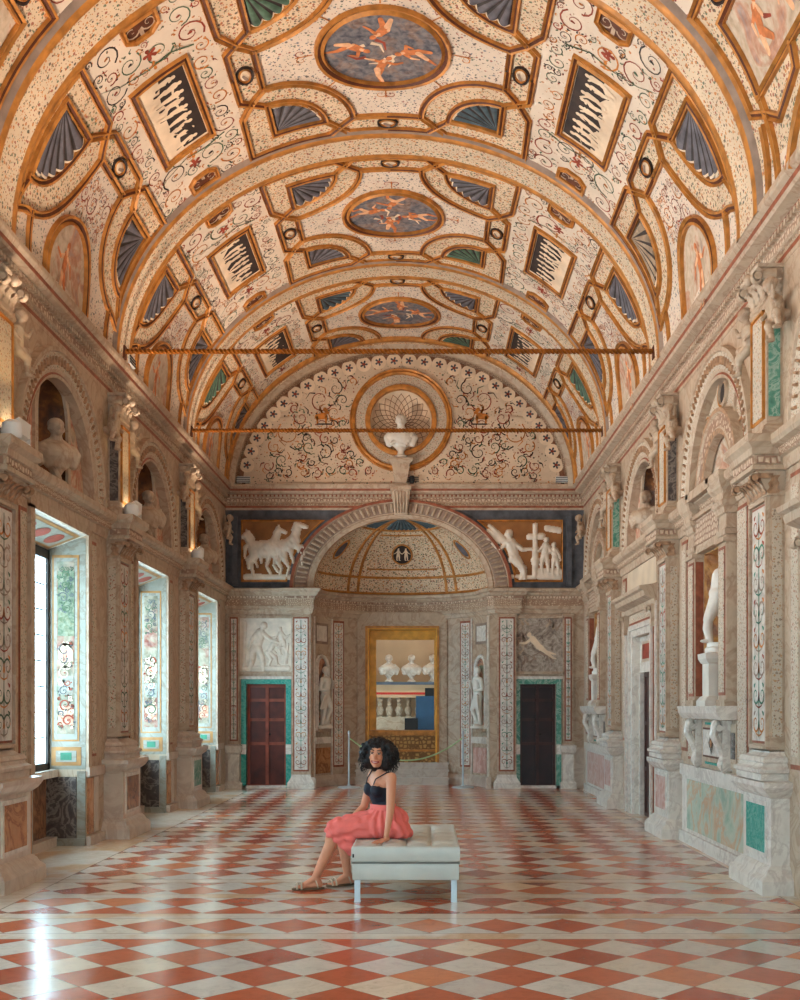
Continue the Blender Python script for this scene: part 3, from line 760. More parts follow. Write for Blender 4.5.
# ================================================================== SIDE WALLS
OPW = 0.815; TH = 0.42
def annfill(m, inner, outer, d, n=32, mi=0):
    vs = [(p[0], -d, p[1]) for i in range(n+1) for p in (inner(i/n), outer(i/n))]
    m.add(vs, [(2*i, 2*i+1, 2*i+3, 2*i+2) for i in range(n)], mi)
def semi(cx, cz, r): return lambda t: (cx+r*math.cos(PI*t), cz+r*math.sin(PI*t))
def boxray(cx, cz, hw, hh):
    def f(t):
        a = PI*t; c, s = math.cos(a), math.sin(a)
        k = min(hw/max(abs(c), 1e-6), hh/max(s, 1e-6)); return (cx+c*k, cz+s*k)
    return f
def ushape(cx, z0, hw, zc, hz=None):
    """arched-niche outline from the right foot over the top to the left foot"""
    hz = hz or hw; a = zc-z0; L = 2*a+PI*hw
    def f(t):
        s = t*L
        if s < a: return (cx+hw, z0+s)
        if s > L-a: return (cx-hw, z0+(L-s))
        q = (s-a)/hw; return (cx+hw*math.cos(q), zc+hz*math.sin(q))
    return f
def niche(m, cx, z0, hw, zc, depth, d0, hz=None, mi=0, n=28, k=8):
    hz = hz or hw; f = ushape(cx, z0, hw, zc, hz)
    def fn(s, t):
        x, z = f(s); q = t*PI/2; zz = z if z <= zc else zc+(z-zc)*math.cos(q)
        return (cx+(x-cx)*math.cos(q), -(d0-depth*math.sin(q)), zz)
    m.grid(fn, n, k, mi)
ZA = 3.68; ARC = 1.36
NH = dict(z0=3.70, hw=0.46, zc=4.34, hz=0.52)
def upper_wall(m, c, typ, mats):
    """mats: indices: 0 wall, 1 tympanum"""
    annfill(m, semi(c, ZA, ARC-0.02), boxray(c, ZA, 1.86, 1.5), 0.0, 48, 0)
    if typ == 'niche':
        f = ushape(c, NH['z0'], NH['hw'], NH['zc'], NH['hz'])
        annfill(m, f, lambda t: (c+1.06*math.cos(PI*t), max(ZA, ZA+1.06*math.sin(PI*t))), -0.10, 48, 1)
    else:
        f = lambda t: (c+.55*math.cos(PI*t), ZA+.55*math.sin(PI*t))
        annfill(m, f, lambda t: (c+1.06*math.cos(PI*t), ZA+1.06*math.sin(PI*t)), -0.08, 48, 2)
        # shallow shell recess
        m.grid(lambda s, t: (c+.55*math.cos(PI*s)*(1-t), .08+.18*math.sin(t*PI/2)+0.02*abs(math.sin(s*PI*7))*t*(1-t)*4, ZA+.55*math.sin(PI*s)*(1-t)), 42, 6, 3)
WM = ['stone', 'fresco_wall', 'sp_pil', 'fresco_pale', 'plaster_wall', 'fresco_reveal', 'marble_dark', 'marble_brown', 'stone_white', 'gold_bright', 'room_tan', 'stone_dado', 'marble_orange']
# ---- left wall: windows in every bay
m = M(wallxf('L')); prev = YB-0.3
for c in BAYS:
    m.wb(prev, c-OPW, -.435, 0, 0, ZA, 0); prev = c+OPW
    m.wb(c-OPW, c+OPW, -.50, -TH, 0, .80, 7)                                         # marble parapet under the window
    m.wb(c-OPW, c+OPW, -TH-.02, -.30, .74, .82, 8)                                      # sill
    m.box(c-OPW, c+OPW, TH, .8, 3.17, ZA, 0)
    m.frustum(c-OPW, c+OPW, 0, 3.33, c-OPW, c+OPW, 0, ZA, 0, d0=-TH)
    m.add([(c-OPW, 0, 3.33), (c+OPW, 0, 3.33), (c+OPW, TH, 3.17), (c-OPW, TH, 3.17)], [(0, 1, 2, 3)], 8)
    upper_wall(m, c, 'niche', None)
    m.box(c-1.86, c+1.86, .62, .8, ZA, 5.7, 0)
m.wb(prev, YE+.4, -.8, 0, 0, ZA, 0); 
wall_left = struct(build('wall_left', m, WM, allsmooth=None), 'long window wall with painted pilasters and deep window niches', 'wall')
# niche linings (parts)
def upper_niche_parts(side, wall, c, lining):
    m = M(wallxf(side)); niche(m, c, NH['z0'], NH['hw'], NH['zc'], .36, -0.10, NH['hz']); build('niche_lining', m, lining, wall, auto=False)
    m = M(wallxf(side)); f = ushape(c, NH['z0'], NH['hw']+.03, NH['zc'], NH['hz']+.03)
    P = [f(i/40) for i in range(41)]
    m.xf = (lambda w: (lambda p: w(Vector((p[0], -(-0.10+p[2]), p[1]))) if callable(w) else w@Vector((p[0], -(-0.10+p[2]), p[1]))))(wallxf(side))
    mould(m, P, 0.09, 0.03, False, (0, 0, 0, 0, 0)); build('niche_frame', m, ['stone'], wall, auto=False)
def archivolt(side, wall, c):
    m = M(wallxf(side))
    pf = [(ARC-.30, -.10), (ARC-.30, .02), (ARC-.27, .03), (ARC-.25, .02), (ARC-.22, .04), (ARC-.06, .05), (ARC-.05, .07), (ARC-.01, .07), (ARC, .0)]
    m.ringprof(pf, c, ZA, 0, PI, 44, 0, mis=[0, 0, 2, 0, 1, 0, 0, 0]); 
    o = build('archivolt', m, ['stone', 'sp_pil', 'red_line'], wall)
    m = M(wallxf(side)); n = 44
    for i in range(n):
        a = PI*(i+.5)/n; ca, sa = math.cos(a), math.sin(a); r0, r1 = ARC-.18, ARC-.10; hw = .015
        vs = [(c+r*ca-q*sa*hw, -.042-h, ZA+r*sa+q*ca*hw) for h, ww in ((0, 1), (.025, .5)) for r, q in ((r0, -ww), (r1, -ww), (r1, ww), (r0, ww))]
        m.add(vs, [(4, 5, 6, 7), (0, 1, 5, 4), (1, 2, 6, 5), (2, 3, 7, 6), (3, 0, 4, 7)], 0)
    build('carved_leaves', m, 'carved_tan', o)
    return o
# painted jambs and soffit of the window niches
for c in BAYS:
    archivolt('L', wall_left, c); upper_niche_parts('L', wall_left, c, 'gold_mosaic')
    rnd = random.Random(int(c*7))
    for s in (-1, 1):
        xx = c+s*OPW
        m = M(wallxf('L')); e = -s*.006
        def pan(y0, y1, z0, z1, mi, t=.006): m.box(min(xx, xx-s*t), max(xx, xx-s*t), y0, y1, z0, z1, mi)
        pan(.0, TH, .82, 3.3, 0, .004); pan(.07, .36, 1.12, 3.12, 1, .009); pan(.09, .34, 1.14, 3.09, 0, .011); pan(.12, .31, 1.2, 3.05, 2, .013)
        pan(.12, .30, 2.25, 2.95, 3 if c < 12 else 2, .016); pan(.05, .37, .86, 1.06, 1, .009); pan(.10, .32, .9, 1.02, 0, .013); pan(.15, .27, .92, 1.0, 4, .016)
        pan(.1, TH, .06, .74, 5, .02); pan(.0, .09, .0, .80, 0, .02); pan(0, TH, .0, .08, 0, .04)
        for q in range(3): pan(.13, .29, 1.3+q*.32, 1.5+q*.32, (6, 0, 6)[q], .016)
        X = wallxf('L'); m3 = M(lambda p, xx=xx, s=s: X @ Vector((xx-s*(.018+p[2]*.3), p[0], p[1]))); scrolls(m3, rnd, .125, .305, 1.25, 2.2, .075, w=.018, dens=.5); scrolls(m3, rnd, .125, .305, 2.5, 3.0, .06, w=.014, dens=.3, cols=(0, 2))
        m3.ribbon([(.215, 1.9), (.16, 1.98), (.17, 2.1), (.215, 2.18)], .06, 3, False); m3.ribbon([(.215, 1.9), (.27, 1.98), (.26, 2.1), (.215, 2.18)], .05, 3, False)
        build('jamb_ornament', m3, ['p_green', 'p_red', 'slate', 'cream'], wall_left, recalc=False)
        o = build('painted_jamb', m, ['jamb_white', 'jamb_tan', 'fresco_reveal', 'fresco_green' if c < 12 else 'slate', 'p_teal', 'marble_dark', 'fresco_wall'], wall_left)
    m = M(wallxf('L')); S = lambda x, y: (x, y, 3.33-.16*y/TH-.006)
    q = [(c-.75, .04), (c+.75, .04), (c+.75, .38), (c-.75, .38)]; m.add([S(*p) for p in q], [(0, 1, 2, 3)], 0)
    q = [(c-.66, .08), (c+.66, .08), (c+.66, .34), (c-.66, .34)]; m.add([(x, y, z-.004) for x, y, z in [S(*p) for p in q]], [(0, 1, 2, 3)], 1)
    for k in range(-1, 2): m.add([(x, y, z-.008) for x, y, z in [S(c+k*.42+.15*math.cos(2*PI*i/16), .21+.10*math.sin(2*PI*i/16)) for i in range(16)]], [tuple(range(16))], 2)
    build('painted_soffit', m, ['jamb_tan', 'jamb_white', 'p_red'], wall_left)
    m = M(wallxf('L'))
    for s in (-1, 1):
        for a, b, mi in ((.86, 1.06, 0), (1.09, 1.24, 1)): m.wb(min(c+s*a, c+s*b), max(c+s*a, c+s*b), 0, .012, .12, .72, mi)
    m.wb(c-OPW, c+OPW, -.41, -.30, 0, .10, 2)
    for s in (-1, 1): m.wb(min(c+s*OPW, c+s*1.4), max(c+s*OPW, c+s*1.4), 0, .05, 0, .10, 2); m.wb(min(c+s*OPW, c+s*1.4), max(c+s*OPW, c+s*1.4), 0, .04, .74, .84, 1)
    build('dado_panels', m, ['marble_orange', 'stone_dado', 'stone_dado'], wall_left)
    # narrow painted borders beside the window
    m = M(wallxf('L'))
    for s in (-1, 1):
        m.wb(min(c+s*.98, c+s*1.16), max(c+s*.98, c+s*1.16), 0, .010, .95, 3.3, 1); m.wb(min(c+s*1.0, c+s*1.14), max(c+s*1.0, c+s*1.14), 0, .016, .98, 3.26, 0)
        m.wb(min(c+s*OPW, c+s*.93), max(c+s*OPW, c+s*.93), 0, .03, .84, 3.36, 2)
    m.wb(c-.93, c+.93, 0, .03, 3.33, 3.42, 2)
    build('painted_border', m, ['sp_pil', 'red_line', 'stone'], wall_left)
# windows
for i, c in enumerate(BAYS):
    w = root('window_%d' % (i+1), 'tall leaded casement window in the left wall, ' + ['behind the viewpoint', 'beside the viewpoint', 'just outside the left edge', 'nearest to the viewer with seven panes showing', 'in the middle bay, only a dark sliver showing', 'farthest, hidden by its jamb'][i], 'window', (XL-TH, c, 0.82), PI/2, kind='structure')
    H = 2.35; m = M()
    for x0, x1 in ((-OPW, -OPW+.05), (OPW-.05, OPW)): m.wb(x0, x1, .0, .03, 0, H)
    m.wb(-OPW, OPW, -.06, .03, H-.10, H); m.wb(-OPW, OPW, -.06, .03, 0, .07); m.wb(-.05, .05, .0, .035, .07, H-.1)
    fr = build('window_frame', m, 'window_metal', w)
    m = M()
    for k in range(1, 8): m.wb(-OPW+.05, OPW-.05, -.025, -.005, .07+k*(H-.17)/8-.008, .07+k*(H-.17)/8+.008)
    for x in (-.43, .43): m.wb(x-.008, x+.008, -.026, -.006, .07, H-.1)
    build('glazing_bars', m, 'window_metal', w)
    m = M(); m.wb(-OPW+.05, OPW-.05, -.02, -.014, .05, H-.08); build('window_pane', m, 'window_glass', w)
    m = M(); m.wb(.07, .085, .035, .06, .30, .46); m.tube([(.077, -.05, .38), (.13, -.07, .38)], .008); build('window_handle', m, 'window_metal', w)
    L = bpy.data.lights.new('daylight', 'AREA'); L.shape = 'RECTANGLE'; L.size = 2*OPW; L.size_y = H
    L.cycles.is_portal = True
    lo = bpy.data.objects.new('window_daylight', L); C.objects.link(lo); lo.location = (XL-TH-.10, c, .82+H/2); lo.rotation_euler = (0, -PI/2, 0)

# ---- right wall: statue niches alternate with doors
NZ0, NZ1, NW = 1.50, 3.08, .46
DZ, DW = 2.45, .62
m = M(wallxf('R')); prev = YB-0.3
for i, c in enumerate(BAYS):
    typ = 'A' if i % 2 == 1 else 'B'; hw = NW if typ == 'A' else DW
    m.wb(prev, c-hw, -.8, 0, 0, ZA, 0); prev = c+hw
    if typ == 'A':
        m.wb(c-hw, c+hw, -.8, 0, 0, NZ0, 0); m.wb(c-hw, c+hw, -.8, 0, NZ1, ZA, 0)
        m.wb(c-hw, c+hw, -.8, -.42, NZ0, NZ1, 13)
        upper_wall(m, c, 'shell', None)
    else:
        m.wb(c-hw, c+hw, -.8, 0, DZ, ZA, 0); m.wb(c-hw, c+hw, -.8, -.15, 0, DZ, 0)
        upper_wall(m, c, 'niche', None)
    m.box(c-1.86, c+1.86, .62, .8, ZA, 5.7, 0)
m.wb(prev, YE+.4, -.8, 0, 0, ZA, 0)
wall_right = struct(build('wall_right', m, WM+['fresco_ochre']), 'long right wall with alternating statue niches and doorways', 'wall')
for i, c in enumerate(BAYS):
    archivolt('R', wall_right, c)
    if i % 2 == 0: upper_niche_parts('R', wall_right, c, 'gold_mosaic')
    else:
        m = M(wallxf('R')); m.ringprof([(.52, -.08), (.53, .0), (.58, .01), (.60, .0), (.72, .0), (.74, .02), (.78, .02), (.79, -.08)], c, ZA, 0, PI, 36, mis=[0, 1, 0, 2, 0, 1, 0])
        build('inner_arch', m, ['stone', 'carved_tan', 'ornament'], wall_right)
        X = wallxf('R'); m = M(lambda p: X(Vector((p[0], -(-0.08+p[2]), p[1]))))
        mould(m, [(c+.15*math.cos(2*PI*k/28), 4.63+.13*math.sin(2*PI*k/28)+(0.0)) for k in range(28)], 0.05, 0.03, True, (0, 0, 1, 0, 0), .5)
        for s in (-1, 1): mould(m, [(c+s*(.58+.16*math.cos(2*PI*k/24)), 4.36+.17*math.sin(2*PI*k/24)) for k in range(24)], 0.045, 0.025, True, (0, 0, 1, 0, 0), .5)
        fo = build('oval_frames', m, ['stone', 'gold'], wall_right, auto=False)
        m = M(lambda p: X(Vector((p[0], -(-0.08+p[2]), p[1])))); m.add([(c+.13*math.cos(2*PI*k/24), 4.63+.11*math.sin(2*PI*k/24), .004) for k in range(24)], [tuple(range(24))]); build('oval_recess', m, 'cameo_dark', fo)
# border stripes between pilaster and niche or door on the right wall
for i, c in enumerate(BAYS):
    m = M(wallxf('R')); typ = 'A' if i % 2 == 1 else 'B'
    for s in (-1, 1):
        def st(a, b, z0, z1, d0, d1, mi): m.wb(min(c+s*a, c+s*b), max(c+s*a, c+s*b), d0, d1, z0, z1, mi)
        st(1.16, 1.42, 1.0, 3.34, 0, .012, 1); st(1.18, 1.40, 1.04, 3.3, 0, .02, 0); st(1.21, 1.37, 1.1, 3.24, 0, .024, 2)
        if typ == 'A':
            st(.80, 1.12, .92, 3.34, 0, .012, 1); st(.82, 1.10, .95, 3.3, 0, .02, 2)
    build('painted_border', m, ['stone', 'red_line', 'sp_pil'], wall_right)
    if typ == 'A':
        m = M(wallxf('R'))
        m.wb(c-1.36, c+1.36, 0, .06, 0, .12, 0); m.wb(c-1.36, c+1.36, 0, .05, .74, .86, 0); m.wb(c-1.36, c+1.36, 0, .02, .12, .74, 0)
        m.wb(c-1.1, c+1.1, 0, .03, .16, .70, 1)
        build('dado_panels', m, ['stone_white', 'marble_veined' if c < 12 else 'marble_pink'], wall_right)
# ---- wall behind the viewer
m = M(); yb0, yb1 = YB-.5, YB-.3
for a in ((XL-.8, XC-1.5, 0, 9), (XC+1.5, XR+.8, 0, 9), (XC-1.5, XC+1.5, 0, .7), (XC-1.5, XC+1.5, 3.2, 9)): m.box(a[0], a[1], yb0, yb1, a[2], a[3])
struct(build('wall_back', m, 'plaster_wall'), 'plain wall behind the viewpoint with an added window opening', 'wall')
w7 = root('window_7', 'added unseen window behind the viewpoint, giving cool fill daylight', 'window', (XC, YB-.4, .7), 0, kind='structure'); m = M()  # unseen window added to bring cool daylight onto surfaces facing the camera
for x in (-1.5, -.78, -.04, .70, 1.42): m.box(x, x+.08, -.04, .04, 0, 2.5)
for z in (0, 1.2, 2.42): m.box(-1.5, 1.5, -.04, .04, z, z+.08)
build('window_frame', m, 'window_metal', w7); m = M(); m.box(-1.5, 1.5, -.01, .0, 0, 2.5); build('window_pane', m, 'window_glass', w7)
L = bpy.data.lights.new('daylight', 'AREA'); L.shape = 'RECTANGLE'; L.size = 3; L.size_y = 2.5; L.cycles.is_portal = True
lo = bpy.data.objects.new('window_daylight', L); C.objects.link(lo); lo.location = (XC, YB-.6, .7+1.25); lo.rotation_euler = (PI/2, 0, 0)  # sky portal of the added window
# ================================================================== CORNICES
def cornice(side, x0, x1, ds, n):
    m = M(wallxf(side)) if side != 'E' else M(Matrix.Translation((0, YE, 0)))
    pf = [(-.3, 5.08), (.02*ds, 5.08), (.03*ds, 5.12), (.03*ds, 5.16), (.06*ds, 5.165), (.06*ds, 5.22), (.12*ds, 5.235), (.12*ds, 5.30), (.20*ds, 5.32), (.30*ds, 5.36), (.70*ds, 5.385), (.78*ds, 5.41), (.80*ds, 5.45), (.95*ds, 5.475), (ds, 5.49), (ds, 5.53), (-.3, 5.53)]
    mis = [0, 0, 3, 0, 1, 0, 2, 0, 3, 0, 0, 3, 0, 0, 0, 0, 0]
    m.prof(pf, x0, x1, 0, mis)
    o = struct(build('trim_%d' % n, m, ['stone', 'ornament_fine', 'ornament', 'red_line'], auto=True), {'L': 'main cornice along the left wall under the vault', 'R': 'main cornice along the right wall under the vault', 'E': 'main cornice across the end wall under the lunette'}[side], 'cornice')
    # rows of dentils and leaves
    m = M(wallxf(side)) if side != 'E' else M(Matrix.Translation((0, YE, 0)))
    k = int((x1-x0)/.075)
    for i in range(k):
        x = x0+(i+.5)*(x1-x0)/k
        m.wb(x-.022, x+.022, .12*ds, .12*ds+.045, 5.305, 5.35, 0)
        m.add([(x-.025, -.06*ds-.003, 5.215), (x+.025, -.06*ds-.003, 5.215), (x, -.06*ds-.03, 5.175), (x, -.06*ds-.003, 5.165)], [(0, 1, 2), (0, 2, 3), (1, 3, 2)], 0)
    d = build('dentils', m, ['stone'], o, recalc=False); 
    m = M(wallxf(side)) if side != 'E' else M(Matrix.Translation((0, YE, 0)))
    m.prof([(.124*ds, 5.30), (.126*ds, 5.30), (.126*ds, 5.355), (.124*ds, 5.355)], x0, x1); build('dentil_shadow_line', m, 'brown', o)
cornice('L', YB-.3, YE, .14, 1); cornice('R', YB-.3, YE, .23, 2); cornice('E', XL, XR, .16, 3)

def stringcourse(side, x0, x1, n, lab):
    m = M(wallxf(side)); pf = [(-.1, 3.40), (.02, 3.40), (.03, 3.44), (.03, 3.50), (.06, 3.51), (.08, 3.57), (.13, 3.59), (.15, 3.62), (.15, 3.67), (0, 3.69), (-.1, 3.69)]
    m.prof(pf, x0, x1, 0, [0, 0, 1, 0, 2, 0, 0, 0, 0, 0, 0]); return struct(build('trim_%d' % n, m, ['stone', 'stone', 'ornament_fine']), lab, 'string course')
stringcourse('L', YB-.3, YE, 4, 'thin moulding over the windows'); stringcourse('R', YB-.3, YE, 5, 'thin moulding over the niches and doors of the right wall')

# ================================================================== LOWER PILASTERS
SCM = ['p_teal', 'p_red', 'band_grey', 'p_orange']
def volute(m, x, y, z, r, w, axis='x', mi=0, dr=1):
    pts = [];  n = 22
    for i in range(n+1):
        t = i/n; rr = r*(1-.86*t); a = PI/2-dr*t*2.1*2*PI
        pts.append((rr*math.cos(a), rr*math.sin(a)))
    vs = []
    for px, pz in pts:
        for e in (-w/2, w/2):
            vs.append((x+e, y+px, z+pz) if axis == 'x' else (x+px, y+e, z+pz))
    m.add(vs, [(2*i, 2*i+1, 2*i+3, 2*i+2) for i in range(n)], mi, True)
    m.xf, xf = m.xf, m.xf
    if axis == 'x': m.tube([(x-w/2-.004, y, z), (x+w/2+.004, y, z)], r*.5, 14, mi)
    else: m.tube([(x, y-w/2-.004, z), (x, y+w/2+.004, z)], r*.5, 14, mi)
def leaf(m, x, y, z, w, h, out, ang=0, mi=0):
    """acanthus leaf curling outwards; ang turns it about the vertical"""
    ca, sa = math.cos(ang), math.sin(ang)
    def fn(s, t):
        a = (s-.5)*w*(1-.35*t)*(1+.25*math.sin(t*PI*5)); o = out*t**2.2+.03*h*math.cos(s*PI*2)-(.25*out if t > .93 else 0)
        zz = z+h*(t if t < .9 else 1.8-t)
        lx, ly = a, -o
        return (x+lx*ca-ly*sa, y+lx*sa+ly*ca, zz)
    m.grid(fn, 6, 12, mi)
def lower_pilaster(d_ped, label, loc, rz, dado, seed, colr=SCM):
    rnd = random.Random(seed)
    t = root('pilaster', label, 'pilaster', loc, rz, 'lower pilasters of the side walls')
    m = M()
    m.miter([(.10, 0), (.10, .11), (.085, .13), (.06, .15), (.04, .19), (.012, .215), (0, .22), (0, .76), (.02, .775), (.05, .80), (.075, .84), (.08, .85), (.08, .89), (0, .90)], .38, 0, d_ped)
    ped = build('pedestal', m, ['stone_dado' if d_ped > .2 else 'stone_white'], t)  # paler stone on the right wall: the brighter lighting there put into colour
    m = M(); m.wb(-.29, .29, d_ped, d_ped+.012, .27, .73, 1); m.wb(-.25, .25, d_ped, d_ped+.016, .31, .69, 0); build('pedestal_panel', m, [dado, 'stone_white'], ped)
    m = M(); m.miter([(.10, .90), (.10, .95), (.12, .965), (.12, .99), (.085, 1.01), (.07, 1.035), (.085, 1.05), (.07, 1.085), (.03, 1.095), (.0, 1.12), (0, 1.14)], .25, 0, .12)
    build('pilaster_base', m, 'stone_dado' if d_ped > .2 else 'stone_white', t)  # same lit-side paler stone as the pedestal
    m = M(); m.wb(-.25, .25, -.05, .12, 1.13, 3.22)
    sh = build('shaft', m, 'stone', t)
    m = M(); m.wb(-.205, .205, .12, .126, 1.19, 3.16, 1); m.wb(-.185, .185, .12, .131, 1.21, 3.14, 0); m.wb(-.20, .20, .12, .155, 1.15, 1.18, 2); m.wb(-.20, .20, .12, .155, 3.17, 3.2, 2)
    for s in (-1, 1):
        m.wb(min(s*.215, s*.24), max(s*.215, s*.24), .12, .15, 1.15, 3.2, 2); m.box(s*.25-.006, s*.25+.006, -.10, -.02, 1.25, 3.1, 3)
    build('shaft_frame', m, ['stone_white', 'red_line', 'stone', 'sp_pil'], sh)
    m = M(lambda p: Vector((p[0], -.131-p[2]*.5, p[1]))); candelabra(m, .34, 1.24, 3.11, rnd, .22, .017)
    build('painted_scrollwork', m, colr, sh, recalc=False)
    # ionic bracket capital
    cp = root('capital', None, None, (0, 0, 0)); cp.parent = t
    m = M(); m.miter([(0, 3.20), (.015, 3.21), (.015, 3.24), (0, 3.25)], .25, 0, .13)
    m.frustum(-.25, .25, .14, 3.24, -.28, .28, .24, 3.40); m.miter([(0, 3.40), (.02, 3.405), (.02, 3.44), (.0, 3.45)], .30, 0, .26)
    build('capital_block', m, 'stone', cp)
    m = M(); 
    for k in range(5): leaf(m, -.20+k*.10, -.15, 3.22, .10, .15, .12)
    for s in (-1, 1):
        volute(m, s*.25, -.25, 3.345, .055, .07, 'x')
        leaf(m, s*.27, -.10, 3.22, .09, .15, .08, s*PI/2); m.box(s*.27-.012, s*.27+.012, -.24, -.10, 3.34, 3.38)
    build('capital_carving', m, 'carved_tan', cp)
    m = M(); m.miter([(0, 3.44), (.01, 3.45), (.01, 3.52), (.03, 3.53), (.04, 3.58), (.06, 3.60), (.08, 3.62), (.08, 3.68), (0, 3.69)], .29, 0, .25)
    ab = build('entablature_block', m, 'stone', t)
    m = M(); m.wb(-.28, .28, .25, .268, 3.455, 3.515); m.box(-.308, -.29, -.24, -.05, 3.455, 3.515); m.box(.29, .308, -.24, -.05, 3.455, 3.515); build('carved_band', m, 'ornament', ab)
    return t
where = {5.5: 'nearest the viewer', 9.2: 'beside the first bay', 12.9: 'in the middle of the wall', 16.6: 'third from the viewer'}
ordL = {-1.9: 'behind the viewpoint', 1.8: 'out of the frame behind the viewer', 5.5: 'out of the frame before the first window', 9.2: 'cut by the photo edge, before the first window', 12.9: 'between the first and second bright windows', 16.6: 'between the second and third windows, near the end wall'}
ordR = {-1.9: 'behind the viewpoint', 1.8: 'out of the frame behind the viewer', 5.5: 'out of the frame before the cut-off doorway', 9.2: 'nearest in view, beside the large statue niche', 12.9: 'between the large statue niche and the doorway', 16.6: 'between doorway and small far niche'}
for i, Yp in enumerate(PIERS):
    if Yp < 5: continue
    (l, r) = wallpose('L', Yp); lower_pilaster(.22, 'tall painted pilaster, left wall, '+ordL[Yp], l, r, ['marble_dark', 'marble_orange', 'marble_brown', 'marble_orange', 'marble_brown', 'marble_green'][i], 40+i, ['p_green', 'p_red', 'band_grey', 'p_orange'])
    (l, r) = wallpose('R', Yp); lower_pilaster(.15, 'tall green-scrolled pilaster, right wall, '+ordR[Yp], l, r, ['marble_dark', 'marble_orange', 'marble_brown', 'marble_teal', 'marble_pink', 'marble_pink'][i], 60+i)

# ================================================================== UPPER PILASTERS with winged putti
def upper_pilaster(label, loc, rz, green):
    t = root('upper_pilaster', label, 'pilaster', (loc[0], loc[1], 3.68), rz, 'upper pilasters under the cornice')
    m = M(); m.miter([(.05, 0), (.05, .06), (.035, .08), (.03, .10), (0, .12), (0, 1.12), (.015, 1.13), (.015, 1.16), (0, 1.17)], .20, 0, .13); sh = build('shaft', m, 'stone', t)
    m = M(); m.wb(-.165, .165, .13, .136, .17, 1.06, 1); m.wb(-.14, .14, .13, .142, .20, 1.03, 0)
    for s in (-1, 1): m.box(s*.20-.006, s*.20+.006, -.115, -.02, .18, 1.06, 2)
    build('painted_panel', m, ['sp_pil', 'gold', green], sh)
    m = M(); m.wb(-.165, -.15, .136, .155, .17, 1.06); m.wb(.15, .165, .136, .155, .17, 1.06); m.wb(-.165, .165, .136, .155, 1.045, 1.06); build('panel_frame', m, 'gold', sh)
    cp = root('capital', None, None); cp.parent = t
    m = M(); m.frustum(-.19, .19, .13, 1.16, -.22, .22, .18, 1.38); m.miter([(0, 1.38), (.02, 1.385), (.03, 1.41), (0, 1.42)], .22, 0, .19); build('capital_block', m, 'stone', cp)
    m = M()
    for k in range(3): leaf(m, -.13+k*.13, -.14, 1.17, .13, .13, .08)
    for s in (-1, 1):
        leaf(m, s*.20, -.07, 1.17, .12, .13, .07, s*PI/2)
        volute(m, s*.20, -.21, 1.315, .065, .07, 'x'); volute(m, s*.23, -.12, 1.315, .055, .10, 'y', dr=s)
    m.ell((0, -.22, 1.36), (.05, .04, .05)); build('capital_carving', m, 'stone', cp)
    return t
def putto_mesh(seed, bigwing):
    rnd = random.Random(seed); m = M()
    # seated winged child leaning on the arch: local +x runs down the arch
    m.capsule((0, -.12, .16), (-.03, -.13, .33), .085, .09); m.ell((-.03, -.14, .36), (.09, .07, .06))
    m.capsule((-.03, -.15, .38), (-.02, -.17, .44), .035, .035); m.ell((-.01, -.19, .50), (.062, .068, .075)); m.ell((-.02, -.17, .53), (.068, .068, .06))
    m.capsule((.04, -.13, .15), (.17, -.18, .17), .06, .048); m.capsule((.17, -.18, .17), (.21, -.16, .02), .045, .028); m.capsule((.21, -.16, .02), (.24, -.22, .0), .026, .02)
    m.capsule((-.02, -.15, .13), (.06, -.22, .06), .06, .046); m.capsule((.06, -.22, .06), (.12, -.20, -.09), .044, .026); m.capsule((.12, -.20, -.09), (.14, -.26, -.11), .025, .02)
    m.capsule((-.10, -.14, .36), (-.19, -.16, .27), .035, .028); m.capsule((-.19, -.16, .27), (-.14, -.22, .20), .027, .02)
    m.capsule((.05, -.14, .36), (.14, -.20, .33), .035, .028); m.capsule((.14, -.20, .33), (.20, -.22, .42), .027, .018)
    m.capsule((-.02, -.08, .20), (.0, -.02, .20), .06, .06)
    if bigwing: 
        for k in range(4): m.capsule((-.06-.02*k, -.08, .38), (-.16-.05*k, -.05, .60-.09*k), .028, .016)
    ob = voxel('putto_carving', m, 'stone', .010, smooth=1); return ob
pt0 = putto_mesh(1, True); pt1 = putto_mesh(2, False)
pmesh = [pt0.data, pt1.data]; bpy.data.objects.remove(pt0); bpy.data.objects.remove(pt1)
def putto(side, Yp, s, k, label, group):
    loc, r = wallpose(side, Yp)
    o = bpy.data.objects.new('putto_carving', pmesh[k]); C.objects.link(o)
    ws = s if side == 'L' else -s
    o.location = (loc[0], Yp+s*.36, 4.47); o.rotation_euler = (0, 0, r); o.scale = (ws*.80, .82, .80)
    tag(o, label, 'carving', group); return o
ordU = {5.5: 'nearest the viewer', 9.2: 'second from the viewer', 12.9: 'third from the viewer', 16.6: 'nearest the end wall'}
for i, Yp in enumerate(PIERS):
    if Yp < 5: continue
    for sd, nm in (('L', 'left'), ('R', 'right')):
        l, r = wallpose(sd, Yp)
        upper_pilaster('short upper pilaster with carved capital, %s wall, %s' % (nm, ordU[Yp]), l, r, 'marble_dark' if i % 2 == 0 or sd == 'L' else 'marble_green')
        for s in (-1, 1):
            putto(sd, Yp, s, (i+(s > 0)) % 2, 'stucco winged child, %s side of the %s-wall upper pilaster %s' % ('near' if s < 0 else 'far', nm, ordU[Yp]), 'stucco winged children beside the upper pilasters')
for sd, nm in (('L', 'left'), ('R', 'right')):
    putto(sd, YE-.02, -1, 0, 'white stucco winged child where the %s wall meets the end wall' % nm, 'stucco winged children beside the upper pilasters')

